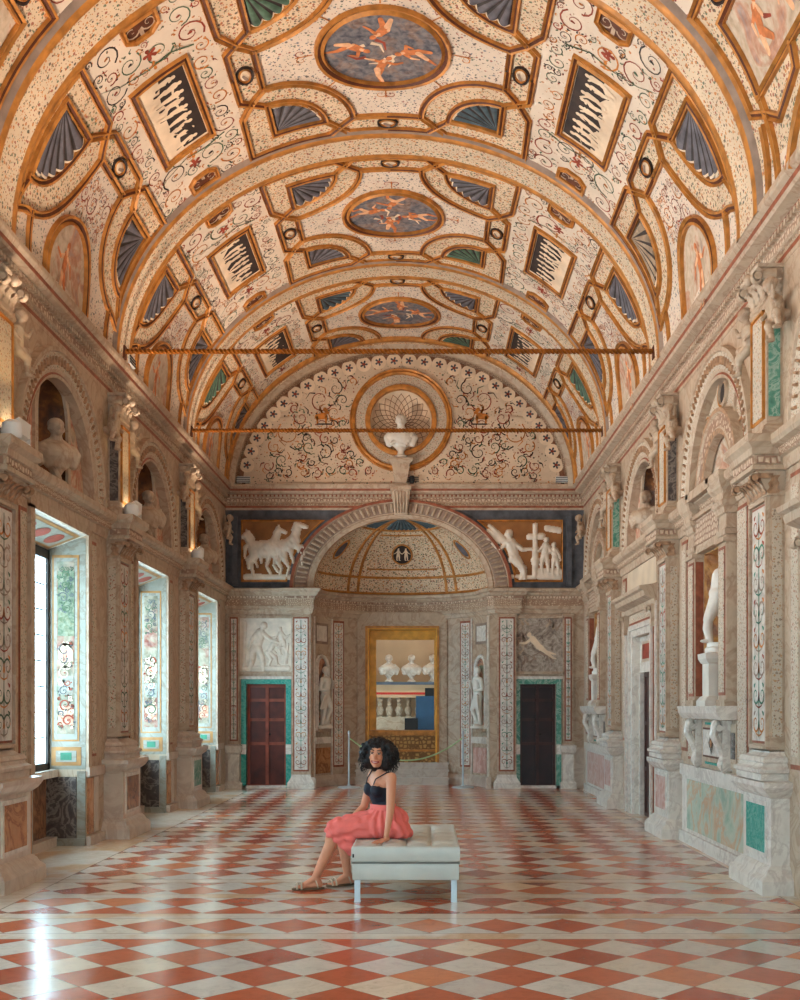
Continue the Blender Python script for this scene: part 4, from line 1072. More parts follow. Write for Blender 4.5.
# ================================================================== END WALL
EX = lambda px: (px-424)/1105*YE            # read off the photograph at the end wall's depth
m = M(Matrix.Translation((0, YE, 0)))
AX = -.42; AW = 1.62; AD = 1.30
def endm(): return M(Matrix.Translation((0, YE, 0)))
DL, DR = (EX(246.5), EX(286)), (EX(520), EX(556)); DH = 1.90
DXL = DL; XS = [XL-.2, DL[0], DL[1], AX-AW, AX+AW, DR[0], DR[1], XR+.2]
for a, b in ((0, 1), (2, 3), (4, 5), (6, 7)): m.wb(XS[a], XS[b], -.7, 0, 0, 3.66, 0)
for a, b in ((1, 2), (5, 6)): m.wb(XS[a], XS[b], -.7, 0, DH, 3.66, 0); m.wb(XS[a], XS[b], -.7, -.22, 0, DH, 1)
AR = 1.38        # rise of the apse arch
f_in = lambda t: (AX+AW*math.cos(PI*t), 3.64+AR*.94*math.sin(PI*t))
def boxr(t):
    a = PI*t; c, s = math.cos(a), math.sin(a); x0, x1, zt = XL-.2-AX, XR+.2-AX, 1.50
    k = min((x1/c) if c > 1e-6 else 1e9, (x0/c) if c < -1e-6 else 1e9, zt/max(s, 1e-6)); return (AX+c*k, 3.64+s*k)
annfill(m, f_in, boxr, 0, 96, 2)
# the lunette above the cornice
lun = lambda t: (U(UQ*(1-2*t), 0, -.05)[0], U(UQ*(1-2*t), 0, -.05)[2])
CX, CZ, CR = AX+.0, 6.72, .60
annfill(m, lambda t: (CX+CR*math.cos(PI*t*1.0-0.0), CZ+CR*math.sin(PI*t)), lambda t: (max(min(lun(t)[0], 9), -9), max(lun(t)[1], CZ) if 0 < t < 1 else CZ) if lun(t)[1] > CZ else ((lun(t)[0]), CZ), 0, 96, 3)
# below the centre of the roundel
annfill(m, lambda t: (CX+CR*math.cos(-PI*t), CZ+CR*math.sin(-PI*t)), lambda t: (lambda a: (CX+math.cos(a)*min(3.6/max(abs(math.cos(a)), 1e-6), 1.25/max(-math.sin(a), 1e-6)), CZ+math.sin(a)*min(3.6/max(abs(math.cos(a)), 1e-6), 1.25/max(-math.sin(a), 1e-6))))(-PI*t), 0, 64, 3)
wall_end = struct(build('wall_end', m, ['stone', 'plaster_wall', 'slate', 'sp_lunette'], auto=True), 'end wall with painted lunette, apse and two doors', 'wall')
m = M(); m.box(XL-1, XR+1, YE+2.0, YE+2.1, 3.2, 9); m.box(XL-1, XR+1, YE+.5, YE+.6, 5.2, 9); struct(build('wall_behind_apse', m, 'plaster_wall'), 'hidden masonry behind the apse', 'wall')

# lunette roundel
def ringz(m, cx, cz, pf, mi=0, mis=None, n=56): m.ringprof(pf, cx, cz, 0, 2*PI, n, mi, closed=True, mis=mis)
m = endm(); ringz(m, CX, CZ, [(.83, 0), (.84, .05), (.87, .07), (.90, .05), (.93, .07), (.945, 0)]); ringz(m, CX, CZ, [(.56, -.05), (.565, .05), (.60, .06), (.65, .05), (.66, 0)])
rr = build('roundel_frame', m, 'gold', wall_end)
m = endm(); ringz(m, CX, CZ, [(.65, .01), (.84, .01)]); build('roundel_border', m, 'sp_pil', rr)
dish = lambda r, a: (CX+r*math.cos(a), .38*math.sqrt(max(0, 1-(r/.6)**2)), CZ+r*math.sin(a))
m = endm(); m.grid(lambda s, t: dish(.6*t, 2*PI*s), 40, 8, 0, True, cu=True); build('roundel_dish', m, 'cream', rr, auto=False)
m = endm()
for k in range(22):
    for dr in (-1, 1):
        P = []
        for i in range(15):
            r = .58*(i/14)**1.1+.01; a = 2*PI*k/22+dr*1.25*(1-r/.6); P.append((r, a))
        vs = []
        for r, a in P:
            w = .010+.006*r; da = w/max(r, .03)/2*1.0
            for q in (-da, da):
                x, y, z = dish(r, a+q); vs.append((x, y-.012, z))
        m.add(vs, [(2*i, 2*i+1, 2*i+3, 2*i+2) for i in range(14)], 0)
build('lattice', m, 'leaf_brown', rr, recalc=False)
# scalloped edge, arabesque and griffins painted on the lunette
def enx(p): return Vector((p[0], YE-p[2]-.002, p[1]))
m = M(enx); NS = 28
for i in range(NS):
    u = UQ*(1-2*(i+.5)/NS)*.93; q = U(u, 0, .27); x, z = q[0], q[2]
    if z < 5.62: continue
    m.add([(x+.135*math.cos(a*PI/10), z+.135*math.sin(a*PI/10), .006) for a in range(20)], [tuple(range(20))], 0)
    for k in range(5): m.blob(x, z, .012, x+.055*math.cos(k*1.257), z+.055*math.sin(k*1.257), .018, 2, 5, .009)
    m.blob(x-.01, z, .02, x+.01, z, .02, 1, 6, .011)
for i in range(60):
    a, b = [U(UQ*(1-2*(i+e)/60), 0, .02) for e in (0, 1)]; c_, d_ = [U(UQ*(1-2*(i+e)/60), 0, .24) for e in (0, 1)]
    m.add([(a[0], a[2], .002), (b[0], b[2], .002), (d_[0], d_[2], .002), (c_[0], c_[2], .002)], [(0, 1, 2, 3)], 3)
build('scalloped_border', m, ['cream', 'p_red', 'slate', 'leaf_brown'], wall_end, recalc=False)
rnd = random.Random(5); m = M(enx); m.h = .008
def inl(x, z, r):
    q = math.hypot((x-XC)/(VA-.42), (z-ZS)/(VB-.36)); return q < 1-r*.35 and math.hypot(x-CX, z-CZ) > .98+r and z > 5.62+r
placed = []
for _ in range(4000):
    r = rnd.uniform(.07, .24); x = rnd.uniform(-3.2, 0)+XC; z = rnd.uniform(5.6, 7.8)
    if not inl(x, z, r) or any(math.hypot(x-a, z-b) < (r+c)*.9 for a, b, c in placed): continue
    placed.append((x, z, r)); cl, dr, a0 = rnd.choice((0, 1, 2, 2, 3)), rnd.choice((-1, 1)), rnd.uniform(0, 6.3); sp = spiral(x, z, r*.9, 1.2, a0, dr)
    ex = [(rnd.uniform(0, 6.3), rnd.uniform(.6, 1.1)) for _ in range(4)]
    for s in (-1, 1):
        mx = lambda P: [(XC+s*(px-XC), pz) for px, pz in P]
        m.ribbon(mx(sp), .022, cl)
        for a, b in ex: m.ribbon(mx([(x+r*b*math.cos(a), z+r*b*math.sin(a)), (x+r*(b+.35)*math.cos(a+.3), z+r*(b+.35)*math.sin(a+.3)), (x+r*(b+.5)*math.cos(a+.8), z+r*(b+.5)*math.sin(a+.8))]), .026, rnd.choice((0, 1, 2, 3)))
for s in (-1, 1):
    gx, gz = XC+s*1.42, 6.80
    m.blob(gx, gz, .06, gx+s*.12, gz-.02, .05, 3, 6, .012); m.blob(gx-s*.06, gz+.06, .03, gx-s*.02, gz+.12, .035, 3, 6, .012)
    for k in range(3): m.ribbon([(gx+s*.02, gz+.03), (gx+s*.08, gz+.12+.03*k), (gx+s*(.02-.03*k), gz+.22)], .03, 3)
    for k in (-.04, .12): m.blob(gx+s*k, gz-.02, .02, gx+s*k, gz-.13, .014, 3, 6, .012)
    m.blob(gx-.12, gz-.15, .012, gx+.14, gz-.15, .012, 2, 6, .012)
build('painted_arabesque', m, ['p_green', 'p_red', 'p_dark', 'p_orange'], wall_end, recalc=False)

# ---- frieze zone: apse arch, relief panels
m = endm()
m.ringprof([(AW-.03, -.08), (AW-.02, .04), (AW+.06, .06), (AW+.08, .04), (AW+.10, .05), (AW+.33, .05), (AW+.35, .08), (AW+.41, .08), (AW+.42, 0)], AX, 3.64, 0, PI, 56, mis=[0, 0, 0, 0, 1, 0, 2, 0], sz=AR/(AW+.1))
ap = build('apse_arch', m, ['stone', 'band_grey', 'red_line'], wall_end)
m = endm(); n = 52; sz = AR/(AW+.1)
for i in range(n):
    a = PI*(i+.5)/n; 
    for (r0, r1, hw) in ((AW+.12, AW+.31, .027),):
        p = [(AX+r*math.cos(a)-q*math.sin(a)*hw, -.052-h, 3.64+(r*math.sin(a)+q*math.cos(a)*hw)*sz) for h, ww in ((0, 1), (.03, .5)) for r, q in ((r0, -ww), (r1, -ww), (r1, ww), (r0, ww))]
        m.add(p, [(4, 5, 6, 7), (0, 1, 5, 4), (1, 2, 6, 5), (2, 3, 7, 6), (3, 0, 4, 7)], 0)
build('carved_leaves', m, 'stone', ap)
# blue-grey surround and ochre ground of the two reliefs
for s, (xa, xb) in ((-1, (EX(235), EX(330))), (1, (EX(478), EX(568)))):
    m = endm(); pts = []
    xo = EX(238) if s < 0 else EX(566)
    def arcx(z, pad):      # the arch edge at height z
        q = (z-3.64)/((AW+.42+pad)*sz); return AX+s*(AW+.42+pad)*math.sqrt(max(0, 1-q*q))
    zs_ = np.linspace(3.74, 4.93, 14); zi = np.linspace(3.78, 4.88, 14)
    vs = []
    for z in zs_: vs += [(xo-(-s)*0, -.02, z), (arcx(z, .0), -.02, z)]
    m.add(vs, [(2*i, 2*i+1, 2*i+3, 2*i+2) for i in range(13)], 0)
    vs = []
    for z in zi: vs += [(xo-s*.08, -.03, z), (arcx(z, .06), -.03, z)]
    m.add(vs, [(2*i, 2*i+1, 2*i+3, 2*i+2) for i in range(13)], 1)
    m.wb(min(xo, xo+s*.10), max(xo, xo+s*.10), 0, .06, 3.70, 4.96, 2)
    gpan = build('relief_panel', m, ['slate', 'ochre_ground', 'slate'], wall_end, recalc=False)
    m = M(lambda p: Vector((p[0], YE-.03-p[2], p[1])))
    mould(m, [(xo-s*.08, 3.78)]+[(xo-s*.08, 4.88)]+[(arcx(z, .06), z) for z in zi[::-1]], .035, .025, True, (0,)*5, .3); build('relief_frame', m, 'gold', gpan, auto=False)
# horses (left)
def horse(x, z, s, f, rear=0.0):
    """horse in profile facing f, body centre (x, z)"""
    c, q = math.cos(rear), math.sin(rear)
    def T(a, b): return (x+f*(a*c-b*q)*s, z+(a*q+b*c)*s)
    def L(a, b, ra, d, e, rb, amp=.045): A, B = T(a, b), T(d, e); return (A[0], A[1], ra*s, B[0], B[1], rb*s, amp)
    P = [L(-.28, 0, .15, .10, -.02, .14, .06), L(.10, -.02, .14, .28, .04, .15, .065), L(.30, .10, .12, .46, .38, .075, .055), L(.46, .40, .065, .64, .30, .04, .05), L(.44, .46, .02, .46, .52, .012, .04), L(.32, .30, .05, .42, .46, .04, .03),
         L(-.36, .02, .12, -.40, -.22, .06), L(-.40, -.22, .055, -.50, -.40, .03), L(-.50, -.40, .03, -.44, -.60, .025), L(-.30, -.05, .11, -.24, -.26, .06), L(-.24, -.26, .05, -.32, -.42, .03), L(-.32, -.42, .028, -.26, -.60, .025),
         L(.30, -.06, .08, .38, -.28, .045), L(.38, -.28, .04, .34, -.58, .026), L(.26, -.06, .08, .46, -.16, .045), L(.46, -.16, .04, .44, -.38, .026), L(-.42, .08, .05, -.56, -.02, .06), L(-.56, -.02, .06, -.60, -.30, .02)]
    return P
xo = EX(238); cxl = (xo+.13+EX(322))/2-.08
P = horse(-.30, .50, .74, -1, -.05)+horse(-.02, .60, .72, 1, .22)+horse(-.34, .60, .60, 1, .1)+[(-.66, .05, .05, .30, .05, .04, .02)]
P = [p for p in P]
o = relief('horse_relief', P, 1.46, 1.0, 'stucco', wall_end, .012); o.location = (xo+.09+.76, YE-.03, 3.80); o.scale = (1.06, 1, 1.06)
# winged figure and trophies (right)
P = fig(-.05, .36, .98, -.25, [(-.8, -2.3), (.9, 1.6)], [(.9, .1), (.5, -.3)], .1, .055)
for k in range(7): P.append((-.16, .64, .05, -.47-.02*k, .94-.075*k, .03, .03)) if k < 4 else None
P += [(.30, .10, .045, .30, .95, .04, .04), (.30, .30, .06, .30, .34, .07, .05), (.20, .75, .05, .42, .76, .05, .035)]
P += fig(.46, .42, .60, .1, [(-.6, -1.6), (.4, 1)], [(-.2, .1), (.2, .1)], 0, .04)+fig(.64, .36, .55, -.1, [(-.9, -.3), (.5, .3)], [(-.15, 0), (.2, 0)], 0, .035)
P += [(.40, .10, .10, .72, .10, .10, .03), (-.22, .06, .03, .3, .05, .03, .02), (.5, .90, .05, .72, .86, .05, .02)]
o = relief('winged_figure_relief', P, 1.5, 1.0, 'stucco', wall_end, .012); o.location = (EX(566)-.09-.80, YE-.03, 3.80); o.scale = (1.08, 1, 1.05)

# entablature of the lower order across the end wall and round the apse
ENT = [(0, 3.18), (.02, 3.19), (.03, 3.26), (.05, 3.27), (.05, 3.32), (.04, 3.33), (.04, 3.45), (.06, 3.46), (.07, 3.50), (.11, 3.52), (.13, 3.56), (.17, 3.58), (.18, 3.63), (0, 3.66)]
EMI = [0, 0, 0, 0, 0, 1, 0, 2, 0, 0, 0, 0, 0]
PX0, PX1 = (EX(292), EX(311)), (EX(497), EX(516))
def apw(q, d=0.0):
    """point on the curved apse wall: q from 0 (right jamb) to pi (left jamb)"""
    c, s = math.cos(q), math.sin(q); nx, ny = c/AW, s/AD; L = math.hypot(nx, ny)
    return (AX+AW*c-nx/L*d, YE+AD*s-ny/L*d)
path = [(XL, YE, 0, -1), (PX0[0]-.04, YE, 0, -1), (PX0[0]-.04, YE-.08, -.7, -.7), (AX-AW, YE-.08, .7, -.7)]
m = M()
def sweep(m, path, pf, mis):
    k = len(pf); vs = [(x+nx*d, y+ny*d, z) for x, y, nx, ny in path for d, z in pf]
    for j in range(k-1): m.addr(vs, [(i*k+j, i*k+j+1, (i+1)*k+j+1, (i+1)*k+j) for i in range(len(path)-1)], mis[j])
def apath(q0, q1, n, d=0):
    out = []
    for i in range(n+1):
        q = q0+(q1-q0)*i/n; a = apw(q, 0); b = apw(q, 1.0); out.append((a[0]+(b[0]-a[0])*d, a[1]+(b[1]-a[1])*d, b[0]-a[0], b[1]-a[1]))
    return out
E0 = [(XL, YE, 0, -1), (PX0[0]-.05, YE, -.4, -1), (PX0[0]-.05, YE-.08, -1, -1), (PX0[1]+.02, YE-.08, 1, -1)]+apath(PI, 0, 40)+[(PX1[0]-.02, YE-.08, -1, -1), (PX1[1]+.05, YE-.08, 1, -1), (PX1[1]+.05, YE, .4, -1), (XR, YE, 0, -1)]
sweep(m, E0, ENT, EMI); m.wb(-10, -9.9, 0, .01, 0, .01) if 0 else None
struct(build('trim_6', m, ['stone', 'ornament_fine', 'ornament'], auto=True, recalc=False), 'carved entablature running across the end wall and round the apse', 'entablature')
# keystone console over the apse
m = endm(); m.frustum(-.12+AX, .12+AX, .10, 4.98, -.17+AX, .17+AX, .28, 5.40); m.wb(AX-.19, AX+.19, 0, .30, 5.40, 5.47); m.wb(AX-.14, AX+.14, 0, .20, 5.47, 5.53)
for k in range(-2, 3): m.capsule((AX+k*.05, -.14, 5.02), (AX+k*.06, -.27, 5.36), .018, .018, 6)
tag(build('keystone_console', m, 'stone', None), 'carved stone console block breaking the main cornice above the apse', 'console').location = (0, YE, 0) if False else (0, 0, 0)

# apse shell
m = M()
QP = math.acos(.87/AW)          # half angle where the portal starts
m.add([(x, y, z) for x, y, _, _ in apath(0, QP, 16) for z in (0, 3.2)], [(2*i, 2*i+1, 2*i+3, 2*i+2) for i in range(16)], 0)
m.add([(x, y, z) for x, y, _, _ in apath(PI-QP, PI, 16) for z in (0, 3.2)], [(2*i, 2*i+1, 2*i+3, 2*i+2) for i in range(16)], 0)
YP = apw(QP)[1]                 # portal plane
m.box(AX-.87, AX+.87, YP, YP+.12, 3.05, 3.3); m.box(AX-.87, AX+.87, YP+.12, YP+.5, 3.05, 3.3)
m.add([(x, y, z) for x, y, _, _ in apath(QP, PI-QP, 20) for z in (3.15, 3.3)], [(2*i, 2*i+1, 2*i+3, 2*i+2) for i in range(20)], 0)
for s in (-1, 1): m.box(min(AX+s*.70, AX+s*.87), max(AX+s*.70, AX+s*.87), YP, YP+.45, 0, 3.1)
wall_apse = struct(build('wall_apse', m, ['stone'], auto=True), 'curved wall of the shallow apse', 'wall')
# semidome
def dome(p):
    """p = (q, e, h): q azimuth 0..pi, e elevation 0..1 -> inside of the half dome"""
    q, e, h = p; el = e*PI/2; k = 1-h/1.4
    return Vector((AX+AW*math.cos(q)*math.cos(el)*k, YE+AD*math.sin(q)*math.cos(el)*k, 3.64+1.30*math.sin(el)*k))
m = M(dome); m.grid(lambda s, t: (PI*s, t, 0), 40, 16, 0); sd = build('semidome', m, 'sp_ring', wall_apse, auto=False)
m = M(dome)
def dstrip(P, w, mi, h=.02):
    vs = []; k = len(P)
    for i, (q, e) in enumerate(P):
        c = max(math.cos(e*PI/2), .08); a = P[max(i-1, 0)]; b = P[min(i+1, k-1)]
        tx, ty = (b[0]-a[0])*c*1.5, (b[1]-a[1])*2.1; L = math.hypot(tx, ty) or 1; nx, ny = -ty/L, tx/L
        for o, hh in ((-.5, 0), (-.35, h), (.35, h), (.5, 0)): vs.append((q+nx*o*w/(c*1.5), e+ny*o*w/2.1, hh))
    m.add(vs, [(4*i+j, 4*i+j+1, 4*i+5+j, 4*i+4+j) for i in range(k-1) for j in range(3)], mi, True)
for q0 in (.02, PI-.02): dstrip([(q0, i/12*.97) for i in range(13)], .10, 0)
for q0 in (PI*.30, PI*.70):
    for o in (-.07, .07): dstrip([(q0+o, i/12*.93) for i in range(13)], .055, 0)
for e in (.02, .17, .70): dstrip([(PI*i/30, e) for i in range(31)], .05, 0)
for e in (.25, .63): dstrip([(PI*(.35+.30*i/12), e) for i in range(13)], .03, 0)
for q0 in (PI*.15, PI*.85, ): dstrip([(q0+.10*math.cos(2*PI*i/16), .42+.10*math.sin(2*PI*i/16)) for i in range(17)], .035, 0)
dstrip([(PI/2+.145*math.cos(2*PI*i/24), .41+.105*math.sin(2*PI*i/24)) for i in range(25)], .035, 0)
build('gilded_ribs', m, ['gold'], sd, auto=False)
m = M(dome); m.grid(lambda s, t: (PI/2+.135*t*math.cos(2*PI*s), .41+.098*t*math.sin(2*PI*s), .01), 20, 2, 0, True, cu=True)
m.grid(lambda s, t: (PI*(.15+.06*t*math.cos(2*PI*s)/2), .42+.08*t*math.sin(2*PI*s), .01), 16, 2, 1, True, cu=True); m.grid(lambda s, t: (PI*(.85+.06*t*math.cos(2*PI*s)/2), .42+.08*t*math.sin(2*PI*s), .01), 16, 2, 1, True, cu=True)
build('medallions', m, ['cameo_dark', 'fan_slate'], sd, auto=False)
m = M(lambda p: dome((PI/2-p[0]/1.2, .41+p[1]/2.1, p[2])))
for x in (-.07, .07): painted(m, fig(x, -.0, .26, 0, [(-.6, -1), (.5, 1)], [(-.15, 0), (.15, 0)]), 0, .016)
build('medallion_figures', m, 'cream', sd, recalc=False)
m = M(dome); nf = 7
m.grid(lambda s, t: (PI*(.36+.28*s), .73+.25*t, .012+.03*abs(math.sin(s*nf*PI))*(1-t)), 42, 5, 0)
m.grid(lambda s, t: (PI*(.04+.22*s), .73+.2*t, .012+.02*abs(math.sin(s*5*PI))*(1-t)), 30, 4, 0); m.grid(lambda s, t: (PI*(.74+.22*s), .73+.2*t, .012+.02*abs(math.sin(s*5*PI))*(1-t)), 30, 4, 0)
build('blue_shell', m, 'fan_blue', sd, auto=False)
# apse floor plinth
m = M(); PL = [(0, 0), (.07, 0), (.07, .12), (.05, .15), (.01, .19), (.0, .20)]
sweep(m, apath(PI, PI-QP, 14), PL, [0]*5); sweep(m, apath(QP, 0, 14), PL, [0]*5)
for s in (-1, 1): a, b = sorted((AX+s*(AW-.07), AX+s*(AW+.02))); m.box(a, b, YE-.1, YE+.12, 0, .2)
if 1: struct(build('baseboard_apse', m, 'stone_dado', recalc=False), 'curved plinth at the foot of the apse', 'baseboard')
# niches, panels and painted strips on the apse sides
def amap(q0, s=1): # local x along the arc around angle q0, out d, z
    def f(v):
        q = q0-v[0]/1.42; x, y = apw(q, -v[1]); return Vector((x, y, v[2]))
    return f
for q0, nm in ((PI-.36, 'left'), (.36, 'right')):
    m = M(amap(q0)); w = .30
    def slab(x0, x1, z0, z1, d0, d1, mi):
        n = max(1, int((x1-x0)/.06))
        for i in range(n):
            a, b = x0+(x1-x0)*i/n, x0+(x1-x0)*(i+1)/n; m.wb(a, b, d0, d1, z0, z1, mi)
    slab(-w, w, .24, .72, 0, .02, 1); slab(-.33, .33, .80, .92, 0, .05, 0)
    slab(-.24, .24, 2.66, 3.05, 0, .012, 2); slab(-.19, .19, 2.71, 3.0, 0, .02, 0)
    for x in (-.36, .33): slab(x, x+.03, .2, 3.15, 0, .03, 0)
    # niche: painted recess with raised frame
    fo = ushape(0, 1.08, .21, 2.22); P = [fo(i/30) for i in range(31)]
    m.xf = (lambda f: (lambda p: f((p[0], -(p[2]), p[1]))))(amap(q0)); mould(m, P+[P[0]], .07, .05, False, (0,)*5, .12)
    o = build('niche_surround', m, ['stone_white', 'marble_orange' if nm == 'left' else 'marble_pink', 'band_grey'], wall_apse)
    m = M(amap(q0)); P2 = [ushape(0, 1.08, .20, 2.22)(i/20) for i in range(21)]; m.add([(x, -.015, z) for x, z in P2], [tuple(range(21))], 0); m.wb(-.2, .2, .0, .10, 1.02, 1.08, 1)
    build('niche_painting', m, ['fresco_niche', 'stone'], o, auto=False)
    m = M(amap(q0)); m.h = 0
    m2 = M((lambda f: (lambda p: f((p[0], -p[2], p[1]))))(amap(.72 if nm == 'right' else PI-.72)))
    m2.wb
    for x0, x1, z0, z1, h, mi in ((-.13, .13, .34, 3.12, .010, 1), (-.105, .105, .38, 3.08, .016, 0)):
        m2.add([(x0, z0, h), (x1, z0, h), (x1, z1, h), (x0, z1, h)], [(0, 1, 2, 3)], mi)
    pp = build('painted_strip', m2, ['stone_white', 'red_line'], wall_apse)
    m2 = M((lambda f: (lambda p: f((p[0], -p[2]-.016, p[1]))))(amap(.72 if nm == 'right' else PI-.72))); candelabra(m2, .20, .40, 3.06, random.Random(8), .15, .010)
    build('painted_scrollwork', m2, SCM, pp, recalc=False)

# pilasters either side of the apse and in the corners
def end_pilaster(x0, x1, label, z0, d=.08, seed=1, plinth=True):
    t = root('pilaster', label, 'pilaster', ((x0+x1)/2, YE, 0), 0, 'pilasters of the end wall'); hw = (x1-x0)/2
    m = M(); m.wb(-hw, hw, 0, d, z0-.02, 3.18); sh = build('shaft', m, 'stone', t)
    m = M(); m.wb(-hw+.03, hw-.03, d, d+.008, z0+.06, 3.12, 1); m.wb(-hw+.055, hw-.055, d, d+.013, z0+.09, 3.09, 0); build('shaft_frame', m, ['stone_white', 'red_line'], sh)
    m = M(lambda p: Vector((p[0], -d-.014-p[2]*.3, p[1]))); candelabra(m, 2*hw-.12, z0+.11, 3.07, random.Random(seed), max(.16, 1.0*(2*hw-.12)), .011); build('painted_scrollwork', m, SCM, sh, recalc=False)
    m = M()
    if plinth: m.miter([(.07, 0), (.07, .10), (.05, .13), (.012, .19), (0, .25)], hw, 0, d)
    else: m.miter([(.05, 0), (.05, .1), (.0, .14), (0, .62), (.04, .66), (.05, .72), (.05, .78), (0, .80)], hw, 0, d+.02)
    build('plinth', m, 'stone_white', t); return t
end_pilaster(*PX0, 'broad painted pilaster between the left brown door and the apse', .25, seed=3)
end_pilaster(*PX1, 'broad painted pilaster between the apse and the right dark door', .25, seed=4)
end_pilaster(EX(228.5), EX(240), 'narrow painted pilaster in the left corner of the end wall', .80, .05, 5, False)
end_pilaster(EX(562.5), EX(573), 'narrow painted pilaster in the right corner of the end wall', .80, .05, 6, False)
# doors
for k, (x0, x1, fr, fp, wood, pan, lab) in enumerate(((DL[0], DL[1], 'marble_teal', 'stone_white', 'wood_door', 'wood_panel', 'red-brown panelled wooden door with teal marble surround, left of the apse'), (DR[0], DR[1], 'marble_green', 'stone_white', 'wood_dark', 'wood_dark_panel', 'dark panelled wooden door with green marble surround, right of the apse'))):
    w = x1-x0; t = root('door_%d' % (k+1), lab, 'door', ((x0+x1)/2, YE, 0), 0, kind='structure'); hw = w/2
    m = M()
    for s in (-1, 1):
        m.wb(min(s*hw, s*(hw+.095)), max(s*hw, s*(hw+.095)), -.1, .03, 0, .62, 0); m.wb(min(s*hw, s*(hw+.10)), max(s*hw, s*(hw+.10)), -.1, .04, .62, .80, 1); m.wb(min(s*hw, s*(hw+.095)), max(s*hw, s*(hw+.095)), -.1, .03, .80, DH, 0)
    m.wb(-hw-.095, hw+.095, -.1, .03, DH, DH+.09, 0); m.wb(-hw-.12, hw+.12, 0, .05, DH+.09, DH+.14, 1); m.wb(-hw-.13, hw+.13, 0, .03, 0, .05, 1)
    build('door_surround', m, [fr, fp], t)
    m = M(); m.wb(-hw, hw, -.18, -.15, 0, DH); leafd = build('door_leaf', m, pan, t)
    m = M()
    for x in (-hw, -.03, hw-.045): m.wb(x, x+(.06 if x == -.03 else .045), -.15, -.12, 0, DH)
    for z in (0, .35, .78, 1.22, 1.58, DH-.06): 
        if z != .35: m.wb(-hw, hw, -.15, -.125, z, z+.055)
    m.wb(-.012, .012, -.125, -.11, 0, DH); build('door_rails', m, wood, leafd)
    m = M(); m.ell((.05, .10, .98), (.02, .025, .02)); build('door_knob', m, 'window_metal', leafd)
    # carved or painted panel above the door
    H0, H1 = 2.13, 3.10
    m = M(Matrix.Translation(((x0+x1)/2, YE, 0))); m.wb(-hw-.12, hw+.12, 0, .015, H0, H1, 0); m.wb(-hw-.14, hw+.14, 0, .05, H1, H1+.04, 1); m.wb(-hw-.14, hw+.14, 0, .05, H0-.05, H0, 1)
    pn = build('overdoor_panel', m, ['stucco' if k == 0 else 'fresco_grey', 'stone'], wall_end)
    if k == 0:
        P = fig(-.18, .42, .95, .25, [(-.7, -.2), (.9, 1.2)], [(-.15, -.25), (.35, .05)], .2, .045)+fig(.05, .35, .55, .5, [(.2, .9), (1, 1.8)], [(.5, -.3), (.9, .2)], 0, .035)+fig(.30, .55, .5, -.2, [(-.8, -1.4), (.7, 2.2)], [(-.3, .2), (.2, .4)], 0, .025)
        P += [(-.4, .06, .04, .4, .06, .05, .03), (-.40, .1, .02, -.38, .9, .03, .015), (.36, .15, .03, .40, .5, .02, .02)]
        o = relief('overdoor_relief', P, .94, .95, 'stucco', pn, .012); o.location = ((x0+x1)/2, YE-.015, H0)
    else:
        m = M(lambda p: Vector(((x0+x1)/2+p[0], YE-.016-p[2], H0+p[1]))); painted(m, [q for q in fig(.02, .45, .62, -.7, [(-.9, -1.6), (.6, .2)], [(1.0, 1.3), (.8, .9)])], 0); 
        rn = random.Random(4)
        for _ in range(26):
            x, z = rn.uniform(-.36, .36), rn.uniform(.08, .9)
            if not (-.2 < x < .3 and .25 < z < .75): m.ribbon([(x, z), (x+rn.uniform(-.08, .08), z+.08), (x+rn.uniform(-.14, .14), z+.14)], .05, rn.choice((1, 2)))
        build('overdoor_figure', m, ['cream', 'band_grey', 'stone'], pn, recalc=False)
# left corner dado and small bits
m = endm(); m.wb(EX(562)-.04, XR, 0, .02, .0, .74, 0); m.wb(XL, EX(240), 0, .02, 0, .74, 0); struct(build('baseboard_end', m, 'stone_dado'), 'stone dado in the corners of the end wall', 'baseboard')

# ================================================================== APSE PORTAL AND THE ROOM BEYOND
PW = .64; PB = 1.03; PT = 3.0
m = M(); F = lambda x0, x1, z0, z1, d0, d1, mi=0: m.box(AX+x0, AX+x1, YP-d1, YP-d0, z0, z1, mi)
for s in (-1, 1):
    a, b = sorted((s*PW, s*(PW+.03))); F(a, b, .42, PT, -.45, .0, 0)
    a, b = sorted((s*(PW+.03), s*(PW+.07))); F(a, b, .40, PT, -.02, .05, 1)
    a, b = sorted((s*(PW+.07), s*(PW+.22))); F(a, b, .10, PT+.14, -.02, .03, 2)
F(-PW-.07, PW+.07, PT, PT+.04, -.02, .05, 1); F(-PW-.07, PW+.07, PT+.04, PT+.14, -.02, .028, 2); F(-PW, PW, PT-.02, PT, -.45, 0, 0)
F(-PW, PW, .40, .62, -.40, -.06, 3); F(-PW, PW, .62, .66, -.40, -.03, 1); F(-PW, PW, .66, .93, -.42, -.09, 3); F(-PW, PW, .93, PB, -.45, -.04, 1)
